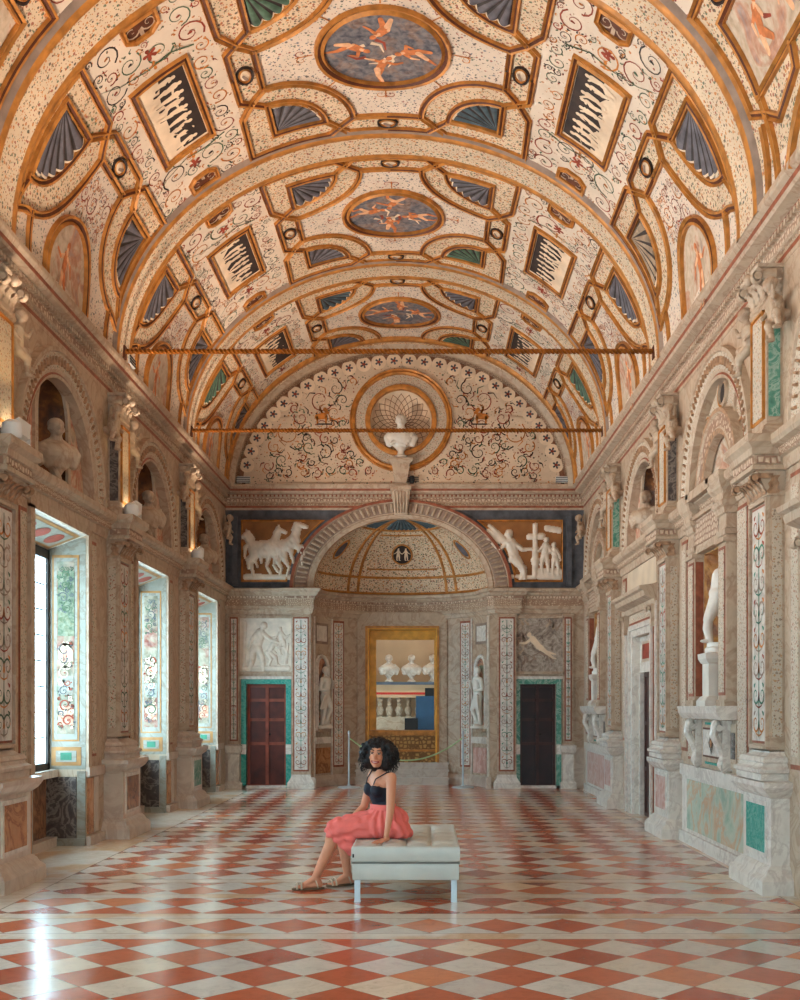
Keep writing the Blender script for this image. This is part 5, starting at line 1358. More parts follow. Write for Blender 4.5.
# inner gilded jamb frame seen behind
F(-PW, -PW+.12, PB, 2.80, -.47, -.40, 0); F(PW-.02, PW, PB, 2.80, -.47, -.40, 0)
F(-PW, PW, 2.80, PT-.02, -.47, -.40, 0)
pt = struct(build('door_3', m, ['gold_bright', 'gold', 'stone', 'ornament_gold']), 'gilded opening in the middle of the apse looking into the bust room', 'opening')
m = M()
for i, (z0, z1, d) in enumerate(((0, .14, .34), (.14, .28, .20), (.28, .41, .08))): m.box(AX-PW-.24, AX+PW+.24, YP-d, YP+.3, z0, z1); m.box(AX-PW-.26, AX+PW+.26, YP-d-.025, YP-d+.01, z1-.035, z1+.003)
tag(build('stone_steps', m, 'stone_dado'), 'low stone steps under the gilded opening of the apse', 'steps')
BY = 25.6
m = M(); m.box(-4.5, 3.5, BY, BY+.2, 0, 5.2); m.box(-4.6, -4.5, YP+.5, BY, 0, 5.2); m.box(3.5, 3.6, YP+.5, BY, 0, 5.2); struct(build('wall_far', m, 'room_tan'), 'tan wall of the room behind the apse', 'wall')
m = M(); m.box(-4.5, 3.5, YP+.4, BY, 5.2, 5.3); struct(build('ceiling_far', m, 'room_tan'), 'ceiling of the room behind the apse', 'ceiling')
m = M(); m.box(-4.5, 3.5, YP+.45, BY, -.05, 0.0); struct(build('floor_far', m, 'stone'), 'floor of the room behind the apse', 'floor')
sy = 24.6; pz = lambda y, Y: 1.5-(y-706)/1105*Y
S1 = pz(682, sy)
m = M(); m.box(-2.6, 1.6, sy-.02, BY, S1-.06, S1, 0); m.box(-2.6, 1.6, sy+.04, BY, S1-.20, S1-.06, 1); m.box(-2.6, 1.6, sy+.10, BY, S1-.30, S1-.20, 1)
tag(build('long_shelf', m, ['shelf_grey', 'room_tan']), 'long grey-topped stone ledge carrying the busts behind the apse', 'ledge')
B0, B1 = pz(717, sy), S1-.30
m = M(); m.box(-2.6, 1.6, sy+.06, sy+.34, 0, B0, 0); tag(build('balustrade_base', m, 'stone'), 'pale stone base under the balusters in the far room', 'base')
hb = B1-B0
for i in range(10):
    x = -1.42+i*.215
    if x > .05: break
    m = M(); m.lathe([(.075, 0), (.075, .04*hb), (.05, .08*hb), (.055, .14*hb), (.085, .30*hb), (.075, .40*hb), (.035, .52*hb), (.05, .62*hb), (.035, .68*hb), (.07, .82*hb), (.05, .90*hb), (.075, .94*hb), (.075, hb)], (0, 0, 0), 14)
    o = build('baluster', m, 'stone'); o.location = (x, sy+.2, B0)
    tag(o, 'pale turned stone baluster below the busts, %s from the left' % ['first', 'second', 'third', 'fourth', 'fifth', 'sixth', 'seventh'][min(i, 6)], 'baluster', 'balusters in the room behind the apse')
m = M(); m.box(EX(416)*sy/YE, EX(440)*sy/YE, sy-.12, sy-.08, .9, pz(696, sy)); tag(build('display_board', m, 'blue_board'), 'blue display board standing before the balusters', 'board')
m = M(); m.box(EX(405)*sy/YE, EX(418)*sy/YE, sy-.40, sy-.14, .86, pz(718, sy)); m.box(EX(406)*sy/YE, EX(417)*sy/YE, sy-.41, sy-.40, .89, pz(720, sy)); tag(build('black_box', m, 'black'), 'small black box in front of the blue board', 'box')
m = M(); m.box(-2.2, EX(425)*sy/YE, sy-.06, sy-.05, pz(694.6, sy), pz(692.4, sy), 0); m.box(-2.2, EX(425)*sy/YE, sy-.055, sy-.045, pz(697.5, sy), pz(690, sy), 2); m.box(EX(425)*sy/YE, 1, sy-.06, sy-.05, pz(697, sy), pz(688, sy), 1); tag(build('red_strip', m, ['tape_red', 'black', 'room_tan']), 'red and black strip running under the ledge of busts', 'strip')
# ================================================================== AEDICULES, CONSOLES AND DOORS OF THE RIGHT WALL
def aedicule(c, label):
    loc, rz = wallpose('R', c); t = root('niche_aedicule', label, 'niche frame', loc, rz, 'statue niches of the right wall')
    m = M()
    m.wb(-NW, NW, -.415, -.36, NZ0, NZ1-.01); m.box(-NW-.02, -NW+.012, -.002, .37, NZ0, NZ1-.012); m.box(NW-.012, NW+.02, -.002, .37, NZ0, NZ1-.012); m.wb(-NW, NW, -.37, .002, NZ1-.012, NZ1+.02)
    build('niche_painting', m, 'fresco_ochre', t)
    m = M(); rn = random.Random(3)
    for _ in range(7):
        x, z = rn.uniform(-.3, .3), rn.uniform(1.7, 2.9); k = rn.randint(0, 2); m.add([(x+rn.uniform(.05, .10)*math.cos(a*PI/5), .354-.0005*k, z+rn.uniform(.06, .12)*math.sin(a*PI/5)) for a in range(10)], [tuple(range(10))], k)
    build('painted_foliage', m, ['p_green', 'slate', 'p_red'], t, recalc=False)
    for s in (-1, 1):
        m = M(); a, b = sorted((s*NW, s*(NW+.28))); m.wb(a, b, 0, .10, 1.50, 3.10, 0)
        a2, b2 = sorted((s*(NW+.03), s*(NW+.25))); m.wb(a2, b2, .10, .107, 1.6, 3.0, 1); a2, b2 = sorted((s*(NW+.05), s*(NW+.23))); m.wb(a2, b2, .10, .112, 1.63, 2.97, 2)
        a2, b2 = sorted((s*(NW-.01), s*(NW+.29))); m.wb(a2, b2, 0, .12, 1.50, 1.56, 0); m.wb(a2, b2, 0, .13, 3.04, 3.08, 0)
        m.box(s*NW-.004 if s > 0 else -NW-.004, s*NW+.004 if s > 0 else -NW+.004, -.09, -.01, 1.6, 3.0, 1)
        build('side_pilaster', m, ['stone', 'red_line', 'sp_pil'], t)
        m = M(lambda p, s=s: Vector((p[0]+s*(NW+.14), p[1], p[2]))); m.miter([(0, 3.10), (.02, 3.11), (.03, 3.16), (.01, 3.17), (.01, 3.30), (.03, 3.31), (.04, 3.36), (.06, 3.38), (.07, 3.42), (.05, 3.43), (.05, 3.50), (.08, 3.54), (.10, 3.60), (.11, 3.64), (.11, 3.69), (0, 3.70)], .13, 0, .09); build('entablature_block', m, 'stone', t)
    m = M(); m.wb(-NW-.02, NW+.02, 0, .09, 3.08, 3.16, 0); m.wb(-NW-.02, NW+.02, 0, .10, 3.16, 3.42, 1); m.wb(-NW-.02, NW+.02, 0, .14, 3.42, 3.46, 0); m.wb(-NW, NW, 0, .2, 3.60, 3.69, 0); build('carved_frieze', m, ['stone', 'ornament'], t)
    return t
def console(c, label, lab2, lab3):
    loc, rz = wallpose('R', c); t = root('console_table', label, 'console', loc, rz, 'stone consoles under the statue niches')
    m = M(); m.prof([(-.02, 1.37), (.15, 1.37), (.18, 1.40), (.20, 1.43), (.21, 1.50), (-.02, 1.50)], -.78, .78); build('table_top', m, 'stone_white', t)
    for s in (-1, 1):
        m = M(); x = s*.52
        P = [(.14, 1.33), (.16, 1.22), (.11, 1.12), (.07, 1.02), (.10, .94), (.06, .88)]
        for i in range(len(P)-1): m.capsule((x, -P[i][0], P[i][1]), (x, -P[i+1][0], P[i+1][1]), .045-.004*i, .042-.004*i, 8)
        volute(m, x, -.12, 1.29, .065, .11, 'x'); volute(m, x, -.07, .92, .045, .10, 'x'); m.wb(x-.05, x+.05, 0, .09, .88, 1.36)
        build('scroll_bracket', m, 'stone_white', t)
    m = M(); m.wb(-.44, .44, 0, .03, .88, 1.35, 0); m.wb(-.36, .36, .03, .04, .98, 1.28, 1); m.wb(-.33, .33, .03, .045, 1.0, 1.26, 2)
    for z in (.91, 1.31): m.wb(-.28, .28, .03, .04, z, z+.025, 3)
    m.add([(-.10, -.05, 1.13), (0, -.05, 1.01), (.10, -.05, 1.13), (0, -.05, 1.25)], [(0, 1, 2, 3)], 4); m.add([(-.05, -.053, 1.13), (0, -.053, 1.07), (.05, -.053, 1.13), (0, -.053, 1.19)], [(0, 1, 2, 3)], 5)
    for s in (-1, 1): 
        a, b = sorted((s*.60, s*.78)); m.wb(a, b, 0, .02, .9, 1.33, 0); m.wb(a+.03, b-.03, .02, .03, 1.0, 1.25, 4)
    build('inlaid_panel', m, ['stone', 'brown', 'stone_white', 'marble_teal', 'marble_dark', 'marble_orange'], t, auto=False)
    # pedestal and antique fragment in the niche
    lx, ly = loc[0], c; q = root('statue_pedestal', lab2, 'pedestal', (lx+.13, ly-.06, 1.50), rz)
    m = M(); m.miter([(.05, 0), (.05, .05), (.02, .09), (0, .10), (0, .42), (.015, .43), (.035, .47), (.04, .52), (0, .53)], .125, 0, .25, back=.0); build('pedestal_block', m, 'white_marble', q); 
    m = M(); m.lathe([(.13, 0), (.13, .04), (.11, .06), (.11, .10)], (0, -.125, .53)); build('round_plinth', m, 'white_marble', q)
    m = M(); z0 = .0
    m.capsule((.02, -.10, .02), (.02, -.13, .20), .045, .062); m.capsule((.02, -.13, .20), (.02, -.12, .34), .062, .058); m.capsule((.02, -.12, .34), (.02, .0, .66), .068, .11); m.capsule((-.05, .12, .10), (-.04, .10, .36), .05, .065); m.capsule((-.04, .10, .36), (-.02, .02, .66), .07, .11); m.ell((0, .02, .72), (.15, .13, .12))
    m.ell((.02, -.15, .02), (.04, .08, .03)); m.capsule((0, .03, .78), (.0, .06, .98), .12, .13); m.capsule((-.04, .14, 0), (-.04, .12, .40), .07, .05)
    o = voxel('statue_fragment', m, 'white_marble', .013, loc=(lx+.0, ly-.06, 2.13), rz=rz); o.scale = (.80, .80, .68); tag(o, lab3, 'statue')
console(11.05, 'large scroll-legged stone console with diamond inlay, nearer of the two on the right wall', 'white square pedestal in the large near niche of the right wall', 'white marble fragment of hips and legs in the large near niche')
console(18.45, 'small far scroll-legged stone console near the end wall corner, right wall', 'white square pedestal in the small far niche of the right wall', 'white marble fragment of hips and legs in the small far niche')
aedicule(11.05, 'large framed niche with orange painted back, right wall near the viewer'); aedicule(18.45, 'far framed niche with painted back, right wall close to the end wall')
for k, c in enumerate((7.35, 14.75)):
    loc, rz = wallpose('R', c); t = root('door_%d' % (4+k), ['doorway surround cut off by the right edge of the photo', 'stone-framed doorway with cornice in the middle of the right wall'][k], 'doorway', loc, rz, kind='structure')
    m = M()
    for s in (-1, 1):
        for a, b, d, mi in ((DW, DW+.09, .03, 0), (DW+.09, DW+.16, .06, 0), (DW+.16, DW+.20, .03, 1), (DW+.20, DW+.36, .02, 2), (DW+.36, DW+.44, .05, 0)):
            x0, x1 = sorted((s*a, s*b)); m.wb(x0, x1, 0, d, 0, DZ+(a-DW), mi)
        x0, x1 = sorted((s*(DW-.03), s*(DW+.01))); m.wb(x0, x1, -.14, .002, 0, DZ, 0)
    for a, b, d, mi in ((0, .09, .03, 0), (.09, .16, .06, 0), (.16, .20, .03, 1), (.20, .32, .02, 2)): m.wb(-DW-a-.05, DW+a+.05, 0, d, DZ+a, DZ+b, mi)
    build('door_architrave', m, ['stone_white', 'red_line', 'sp_pil'], t)
    m = M(); m.prof([(0, 2.76), (.05, 2.77), (.07, 2.84), (.18, 2.88), (.20, 2.94), (.24, 2.96), (.25, 3.0), (0, 3.03)], -1.04, 1.04); 
    for s in (-1, 1): volute(m, s*.94, -.13, 2.72, .05, .10, 'x'); m.wb(s*.94-.05, s*.94+.05, 0, .09, 2.5, 2.78)
    build('door_cornice', m, 'stone', t)
    m = M(); m.wb(-.95, .95, 0, .02, 3.05, 3.38); build('plain_panel', m, 'plaster_wall', t)
    m = M(); m.wb(-DW+.03, DW-.03, -.14, -.08, 1.96, DZ, 0); m.wb(-.42, .42, -.08, -.07, 2.1, 2.38, 1); m.wb(-.36, .36, -.07, -.065, 2.14, 2.34, 2)
    for s in (-1, 1): x0, x1 = sorted((s*(DW-.12), s*(DW-.03))); m.wb(x0, x1, -.14, -.06, 0, 1.96, 0)
    build('transom', m, ['stone_white', 'stone', 'p_red'], t)
    m = M(); m.wb(-DW+.11, DW-.11, -.14, -.12, 0, 1.96, 0)
    for x in (-.40, -.02, .36): m.wb(x, x+.04, -.12, -.105, 0, 1.96, 0)
    for z in (0, .62, 1.24, 1.9): m.wb(-.4, .4, -.12, -.106, z, z+.05, 0)
    build('door_leaf', m, 'wood_dark', t)

# ================================================================== BUSTS AND STATUES
def bust_mesh(seed, drape, socle=True, beard=False):
    m = M(); rn = random.Random(seed)
    # total height .62 with socle; faces -y
    zb = .14 if socle else 0
    m.ell((0, 0, zb+.12), (.17 if drape else .14, .10, .11)); m.ell((0, -.02, zb+.15), (.15, .10, .11)); m.ell((-.13, 0, zb+.17), (.07, .07, .07)); m.ell((.13, 0, zb+.17), (.07, .07, .07))
    m.ell((0, 0, zb+.10), (.13, .09, .12))
    for s in (-1, 1): m.capsule((s*.145, .01, zb+.17), (0, .01, zb+.27), .055, .05); m.capsule((s*.17, .01, zb+.15), (s*.15, 0, zb+.06), .055, .045)
    m.capsule((0, .01, zb+.2), (0, 0, zb+.31), .06, .05); m.ell((0, -.01, zb+.385), (.062, .078, .088)); m.ell((0, .015, zb+.42), (.072, .08, .062)); m.ell((0, -.088, zb+.375), (.012, .018, .02)); m.ell((0, -.068, zb+.33), (.03, .025, .02))
    for s in (-1, 1): m.ell((s*.065, .0, zb+.375), (.012, .02, .025)); m.ell((s*.027, -.062, zb+.402), (.022, .016, .008))
    if drape:
        for k in range(5): m.capsule((-.15+.02*k, -.03-.01*k, zb+.20-.03*k), (.14-.02*k, -.06, zb+.16-.035*k), .022, .018)
        m.capsule((.12, -.03, zb+.24), (-.12, -.08, zb+.05), .03, .025)
    o = voxel('bust', m, 'white_marble', .009, smooth=2); d = o.data; bpy.data.objects.remove(o)
    return d
bm = [bust_mesh(1, True), bust_mesh(2, False), bust_mesh(3, True)]
def bust(loc, rz, k, label, scale=1.0, mat=None, group='antique marble busts', socle=True):
    t = root('marble_bust', label, 'bust', loc, rz, group); t.scale = (scale*1.08, scale, scale)
    o = bpy.data.objects.new('head_and_shoulders', bm[k]); C.objects.link(o); o.parent = t
    if mat: o.material_slots[0].link = 'OBJECT'; o.material_slots[0].material = MAT[mat]
    if socle:
        m = M(); m.lathe([(.085, 0), (.085, .03), (.05, .05), (.04, .09), (.055, .12), (.07, .14)], (0, 0, 0), 18); build('round_socle', m, mat or 'white_marble', t)
    return t
for k, (px, lab) in enumerate(((389, 'white marble bust on the far ledge, leftmost, broad draped shoulders'), (411.5, 'white marble bust on the far ledge, middle of three'), (432.5, 'yellowish lit marble bust on the far ledge, rightmost, partly cut by the frame'))):
    bust(((px-424)/1105*(sy+.15), sy+.15, S1), (.15, -.2, .1)[k], k, lab, 1.0, mat='stone_dado')
m = M(Matrix.Translation((CX, YE, 0))); m.miter([(.12, 5.98), (.12, 5.94), (.06, 5.88), (.04, 5.72), (.0, 5.55)][::-1], .10, 0, .16); m.frustum(-.07, .07, .14, 5.53, -.10, .10, .22, 5.90)
tag(build('wall_bracket', m, 'stone'), 'stone bracket under the bust of the painted lunette', 'bracket')
bust((CX, YE-.12, 6.0), 0, 0, 'white marble bust before the gilded roundel, high in the lunette', 1.30)
for sd, cs in (('L', (7.35, 11.05, 14.75, 18.45)), ('R', (7.35, 14.75))):
    for c in cs:
        (x, y, z), rz = wallpose(sd, c); s = 1 if sd == 'L' else -1; 
        bust((x-s*.03, c-.05, 3.70), rz*.45, 1 if c != 14.75 else 2, 'stone bust in the arched gold niche high on the %s wall, %s' % ({'L': 'left', 'R': 'right'}[sd], {7.35: 'nearest the viewer', 11.05: 'second from the viewer', 14.75: 'third from the viewer' if sd == 'L' else 'over the middle doorway', 18.45: 'nearest the end wall'}[c]), 1.08, mat='stone', group='busts in the high gold niches')
def statue(name, label, loc, rz, seed, flip=1, s=1.0):
    m = M(); f = flip
    m.capsule((f*.05, 0, .50), (f*.06, -.02, .28), .062, .045); m.capsule((f*.06, -.02, .28), (f*.05, .02, .05), .045, .028); m.ell((f*.06, -.04, .025), (.03, .07, .025))
    m.capsule((-f*.05, 0, .50), (-f*.09, -.06, .29), .062, .045); m.capsule((-f*.09, -.06, .29), (-f*.07, .02, .06), .043, .028); m.ell((-f*.08, -.02, .025), (.03, .07, .025))
    m.ell((0, 0, .53), (.095, .07, .08)); m.capsule((0, 0, .54), (-f*.02, .0, .74), .075, .09); m.ell((-f*.02, -.01, .78), (.115, .07, .06))
    m.capsule((-f*.02, 0, .82), (0, -.01, .88), .03, .03); m.ell((f*.01, -.01, .94), (.047, .055, .065))
    m.capsule((f*.11, 0, .79), (f*.18, .0, .62), .035, .03); m.capsule((f*.18, 0, .62), (f*.07, -.10, .60), .028, .02)
    m.capsule((-f*.14, 0, .79), (-f*.19, -.04, .65), .035, .03); m.capsule((-f*.19, -.04, .65), (-f*.08, -.11, .76), .028, .02)
    for k in range(4): m.capsule((f*.10-.03*k, -.06, .52-.02*k), (f*.12-.05*k, -.05, .30), .022, .016)
    m.capsule((0, .06, 0), (0, .05, .40), .05, .03); m.lathe([(.13, -.03), (.13, .0), (.12, .02)], (0, 0, 0), 16)
    o = voxel(name, m, 'white_marble', .010, smooth=2, loc=loc, rz=rz); o.scale = (s,)*3; tag(o, label, 'statue', 'standing statues in the apse niches'); return o
for q0, f, lab in ((PI-.36, -1, 'small standing nude statue in the arched niche left of the gilded opening'), (.36, 1, 'small standing statue with bent arms in the arched niche right of the gilded opening')):
    x, y = apw(q0, .10); statue('standing_statue', lab, (x, y, 1.115), (PI/2-q0)*(-1)+0, 1, f, 1.12)

# ================================================================== TIE RODS, FLOODLIGHTS
for k, (Yr, lab) in enumerate(((12.9, 'nearer gilded twisted iron tie rod spanning the hall'), (16.6, 'farther gilded twisted iron tie rod spanning the hall'))):
    m = M(); L = (2.75+3.57); n = 420; vs = []; w = .026
    for i in range(n+1):
        x = -3.57+L*i/n; a = i*.48
        for j in range(4): q = a+PI/2*j; vs.append((x, Yr+w*1.25*math.cos(q), 5.64+w*1.25*math.sin(q)))
    m.add(vs, [(4*i+j, 4*i+(j+1) % 4, 4*i+4+(j+1) % 4, 4*i+4+j) for i in range(n) for j in range(4)])
    t = root('tie_rod', lab, 'tie rod', (XC, Yr, 5.64)); o = build('twisted_bar', m, 'tie_gold', None); o.parent = t; o.matrix_parent_inverse = Matrix.Translation((-XC, -Yr, -5.64))
    for s, x in ((-1, -3.50), (1, 2.69)):
        m = M(); m.box(x-.02, x+.02, Yr-.05, Yr+.05, 5.55, 5.70); o = build('end_plate', m, 'brown', None); o.parent = t; o.matrix_parent_inverse = Matrix.Translation((-XC, -Yr, -5.64))
def floodlight(loc, rz, label, size, group, face=(0, -.5, 1)):
    t = root('floodlight', label, 'lamp', loc, rz, group); a, b, c = size
    m = M(); m.frustum(-a*.75, a*.75, b*.5, .05, -a, a, b, .05+c, d0=-b*.5); R = Matrix.Translation((0, 0, 0)) @ Matrix.Rotation(-.5, 4, 'X'); m.v = [tuple(R@Vector(v)) for v in m.v]; h = build('lamp_housing', m, 'lamp_white', t)
    m = M(); m.box(-a*.88, a*.88, -b*.9, b*.4, .05+c, .055+c); m.v = [tuple(R@Vector(v)) for v in m.v]; build('lamp_glass', m, 'lamp_glow', h)
    m = M(); m.box(-a*.7, a*.7, -.04, .04, 0, .02); m.box(-a*1.05, -a*.98, -.02, .02, 0, .05+c*.6); m.box(a*.98, a*1.05, -.02, .02, 0, .05+c*.6); m.box(-a, a, -.02, .02, .0, .015); m.lathe([(.07, 0), (.09, .05), (.08, .12), (.04, .15)], (-.22, 0, 0), 14); build('lamp_bracket', m, 'lamp_white', t)
    return t
SPOTS = []
for Yp in (5.5, 9.2, 12.9, 16.6):
    floodlight((XL+.26, Yp+.06, 3.69), PI/2, 'white floodlight on the left wall capital, %s' % ordU[Yp], (.14, .12, .11), 'floodlights on the left wall capitals'); SPOTS.append(Yp)
for x, y, r, lab in ((XL+.10, 13.2, PI/2, 'small floodlight on the left cornice by the near tie rod'), (XL+.35, YE-.10, 0, 'small floodlight in the left corner of the lunette ledge'), (XR-.40, YE-.10, 0, 'small floodlight in the right corner of the lunette ledge'), (CX+.20, YE-.10, 0, 'small dark spotlight beside the bracket of the lunette bust')):
    t = root('small_floodlight', lab, 'lamp', (x, y, 5.53), r, 'small lamps on the main cornice'); dk = 'black' if 'dark' in lab else 'lamp_white'
    m = M(); m.box(-.12, .12, -.05, .05, .03, .14) if dk != 'black' else m.lathe([(.03, .02), (.05, .06), (.05, .14), (.03, .16)], (0, 0, 0), 12); hh = build('lamp_housing', m, dk, t)
    m = M(); 
    for z in (.05, .085, .12): m.box(-.125, .125, -.056, -.05, z-.008, z+.008)
    m.box(-.03, .03, -.02, .02, 0, .04); build('lamp_louvre', m, 'black', t)

# ================================================================== BARRIER
def stanchion(x, y, lab):
    t = root('barrier_post', lab, 'barrier post', (x, y, 0), 0, 'slim posts of the rope barrier')
    m = M(); m.lathe([(.21, 0), (.21, .012), (.19, .022), (.05, .03), (.03, .05)], n=28); build('base_disc', m, 'chrome', t)
    m = M(); m.lathe([(.022, .04), (.018, .06), (.018, .98), (.024, .99), (.024, 1.03), (.012, 1.05)], n=14); build('post', m, 'chrome', t)
y1 = YE+.10; x1, x2 = (349-424)/1105*y1, (463-424)/1105*y1
stanchion(x1, y1, 'slim pale barrier post left of the steps'); stanchion(x2, y1, 'slim pale barrier post right of the steps')
m = M(); P = []
for i in range(31):
    t = i/30; P.append((x1+(x2-x1)*t, y1, .92-.42*4*t*(1-t)))
m.tube(P, .014, 8); tag(build('barrier_rope', m, 'rope_green'), 'pale green rope sagging between the two barrier posts', 'rope')

# ================================================================== BENCH
BX0, BX1, BY0, BY1 = -.555, .275, 8.42, 10.02
t = root('leather_bench', 'square-cornered pale grey tufted leather bench on metal legs', 'bench', ((BX0+BX1)/2, (BY0+BY1)/2, 0)); bw, bl = (BX1-BX0)/2, (BY1-BY0)/2
def rbox(m, hw, hl, z0, z1, r, puff=None, n=48, nn=72):
    # rounded slab; top may be quilted
    k = 6; prof = [(1-0, z0)]
    def ring(ins, z): return [(sx*(hw-ins), sy*(hl-ins), z) for sx, sy in ((-1, -1), (1, -1), (1, 1), (-1, 1))]
    zs_ = [(r*(1-math.sin(a)), z0+r*(1-math.cos(a))) for a in (0, .5, 1.0, PI/2)]+[(r*(1-math.sin(a)), z1-r*(1-math.cos(a))) for a in (PI/2, 1.0, .5, .0)]
    vs = []
    for ins, z in zs_: vs += ring(ins, z)
    fs = [(i*4+j, i*4+(j+1) % 4, (i+1)*4+(j+1) % 4, (i+1)*4+j) for i in range(len(zs_)-1) for j in range(4)]
    m.add(vs, fs+[(0, 3, 2, 1)], 0, True)
    hw2, hl2 = hw-r, hl-r
    def top(s, t_):
        x, y = (-1+2*s)*hw2, (-1+2*t_)*hl2; z = z1
        if puff:
            nx, ny = puff; gx = abs(math.sin(PI*(s*nx))); gy = abs(math.sin(PI*(t_*ny))); e = min(1, 14*min(s, 1-s, t_, 1-t_))
            z = z1-.034*e+.034*e*min(1, (gx**.5)*(gy**.5)*1.1)
            dx = abs(s*nx-round(s*nx)); dy = abs(t_*ny-round(t_*ny)); z -= .015*e*math.exp(-(dx*dx+dy*dy)*90)
        return (x, y, z)
    m.grid(top, n, nn, 0)
m = M(); rbox(m, bw, bl, .305, .430, .022, (4, 6)); build('seat_cushion', m, 'leather', t)
m = M(); rbox(m, bw-.008, bl-.008, .170, .300, .010, None, 4, 4); bb = build('bench_frame', m, 'leather', t)
m = M(); m.box(-bw-.0, bw+.0, -bl+.002, bl-.002, .298, .307); build('dark_piping', m, 'leather_seam', t)
m = M(); m.box(-bw-.002, -bw+.006, -bl+.03, -bl+.05, .34, .37); m.box(-bw+.01, -bw+.022, -bl-.003, -bl+.005, .345, .372); build('small_tab', m, 'black', t)
for sx in (-1, 1):
    for sy_ in (-1, 1):
        m = M(); x, y = sx*(bw-.045), sy_*(bl-.05); m.box(x-.022, x+.022, y-.022, y+.022, 0, .172); m.box(x-.024, x+.024, y-.024, y+.024, 0, .008); build('leg', m, 'chrome', t)

# ================================================================== THE WOMAN ON THE BENCH
W = root('person', 'woman with dark curly hair, black top and coral skirt sitting on the bench edge', 'person', (-.33, 9.0, 0))
def wp(name, m, mats, size, smooth=3, post=None, fac=.5):
    o = voxel(name, m, mats, size, smooth=smooth, post=post, fac=fac); o.parent = W; o.matrix_parent_inverse = Matrix.Translation((.33, -9.0, 0)); return o
def wb_(name, m, mats, **k):
    o = build(name, m, mats, **k); o.parent = W; o.matrix_parent_inverse = Matrix.Translation((.33, -9.0, 0)); return o
V = Vector
sL, sR = V((-.262, 8.895, .925)), V((-.425, 9.165, .930)); neck0 = V((-.350, 9.045, .955)); neck1 = V((-.365, 9.03, 1.035)); hc = V((-.376, 9.00, 1.095))
waist = V((-.335, 9.04, .70)); pel = V((-.315, 9.04, .545)); chest = V((-.355, 9.035, .86))
side = (sR-sL).normalized(); fwd = V((side.y, -side.x, 0)); fwd = fwd if fwd.x < 0 else -fwd      # where the chest points
m = M()
Rt = Matrix(((side.x, fwd.x, 0), (side.y, fwd.y, 0), (0, 0, 1)))      # columns: side, fwd, up
m.ell(chest, (.130, .085, .12), Rt); m.ell(waist, (.105, .078, .11), Rt); m.ell(chest+V((0, 0, -.08)), (.112, .08, .10), Rt); m.ell(pel, (.15, .12, .10), Rt)
for s in (-1, 1): m.ell(chest+side*s*.058+fwd*.062+V((0, 0, -.035)), (.056, .052, .055), Rt)
m.capsule(sL+V((0, 0, -.005)), sR+V((0, 0, -.005)), .043, .043); m.capsule(chest+V((0, 0, .03)), neck0+V((0, 0, -.01)), .075, .05); m.capsule(neck0, neck1, .042, .038)
# near (left) arm planted on the bench, slightly bowed
eL = V((-.268, 8.79, .665)); wL = V((-.300, 8.735, .462)); m.capsule(sL, eL, .043, .033); m.capsule(eL, wL, .032, .021)
eR = V((-.500, 9.215, .665)); wR = V((-.635, 9.12, .538)); m.capsule(sR, eR, .042, .032); m.capsule(eR, wR, .031, .020)
# legs
hL, kL, aL = V((-.33, 8.97, .535)), V((-.735, 8.95, .490)), V((-.885, 9.02, .105)); hR, kR, aR = V((-.33, 9.13, .53)), V((-.715, 9.17, .470)), V((-.640, 9.235, .100))
for h, k_, a in ((hL, kL, aL), (hR, kR, aR)):
    m.capsule(h, k_, .082, .058); cf = k_.lerp(a, .30)+V((.022, 0, 0)); m.capsule(k_, cf, .055, .052); m.capsule(cf, a, .052, .032)
def foot(a, d, rise):
    d = d.normalized(); heel = a-d*.035+V((0, 0, -.062)); ball = a+d*.125+V((0, 0, -.076)); m.capsule(a, heel, .033, .027); m.capsule(heel, ball, .027, .020); m.capsule(a+V((0, 0, -.01)), ball, .030, .018)
    n_ = V((-d.y, d.x, 0))
    for q in range(5): b = ball+n_*(q-2)*.0165+V((0, 0, -.002)); m.capsule(b-d*.02, b+d*(.040-.006*abs(q-1)), .011, .0095, 8)
    return heel, ball
dL, dR = V((-1, -.25, 0)), V((-.95, -.55, 0)); fL = foot(aL, dL, 0); fR = foot(aR, dR, 0)
# head, turned to the viewer
look = V((-.22, -1, .02)).normalized(); hs = look.cross(V((0, 0, 1))).normalized(); hu = hs.cross(look).normalized(); hu = hu if hu.z > 0 else -hu
tilt = Matrix.Rotation(-.10, 3, look); hs = tilt@hs; hu = tilt@hu
RH = Matrix(((hs.x, look.x, hu.x), (hs.y, look.y, hu.y), (hs.z, look.z, hu.z)))
def H(a, b, c): return hc+hs*a+look*b+hu*c
m.ell(H(0, -.005, .022), (.073, .088, .086), RH, 20); m.ell(H(0, .022, -.030), (.056, .060, .066), RH, 20); m.ell(H(0, .062, -.078), (.023, .020, .018), RH)
m.capsule(H(0, .080, .015), H(0, .100, -.018), .008, .013); 
for s in (-1, 1): m.ell(H(s*.034, .058, -.018), (.022, .020, .018), RH); m.ell(H(s*.073, .0, -.005), (.010, .017, .026), RH); m.ell(H(s*.030, .074, .038), (.022, .010, .007), RH); m.ell(H(s*.014, .092, -.018), (.008, .009, .007), RH)
m.capsule(neck1, H(0, -.02, -.06), .038, .045)
body = wp('body', m, 'skin', .0075, 2)
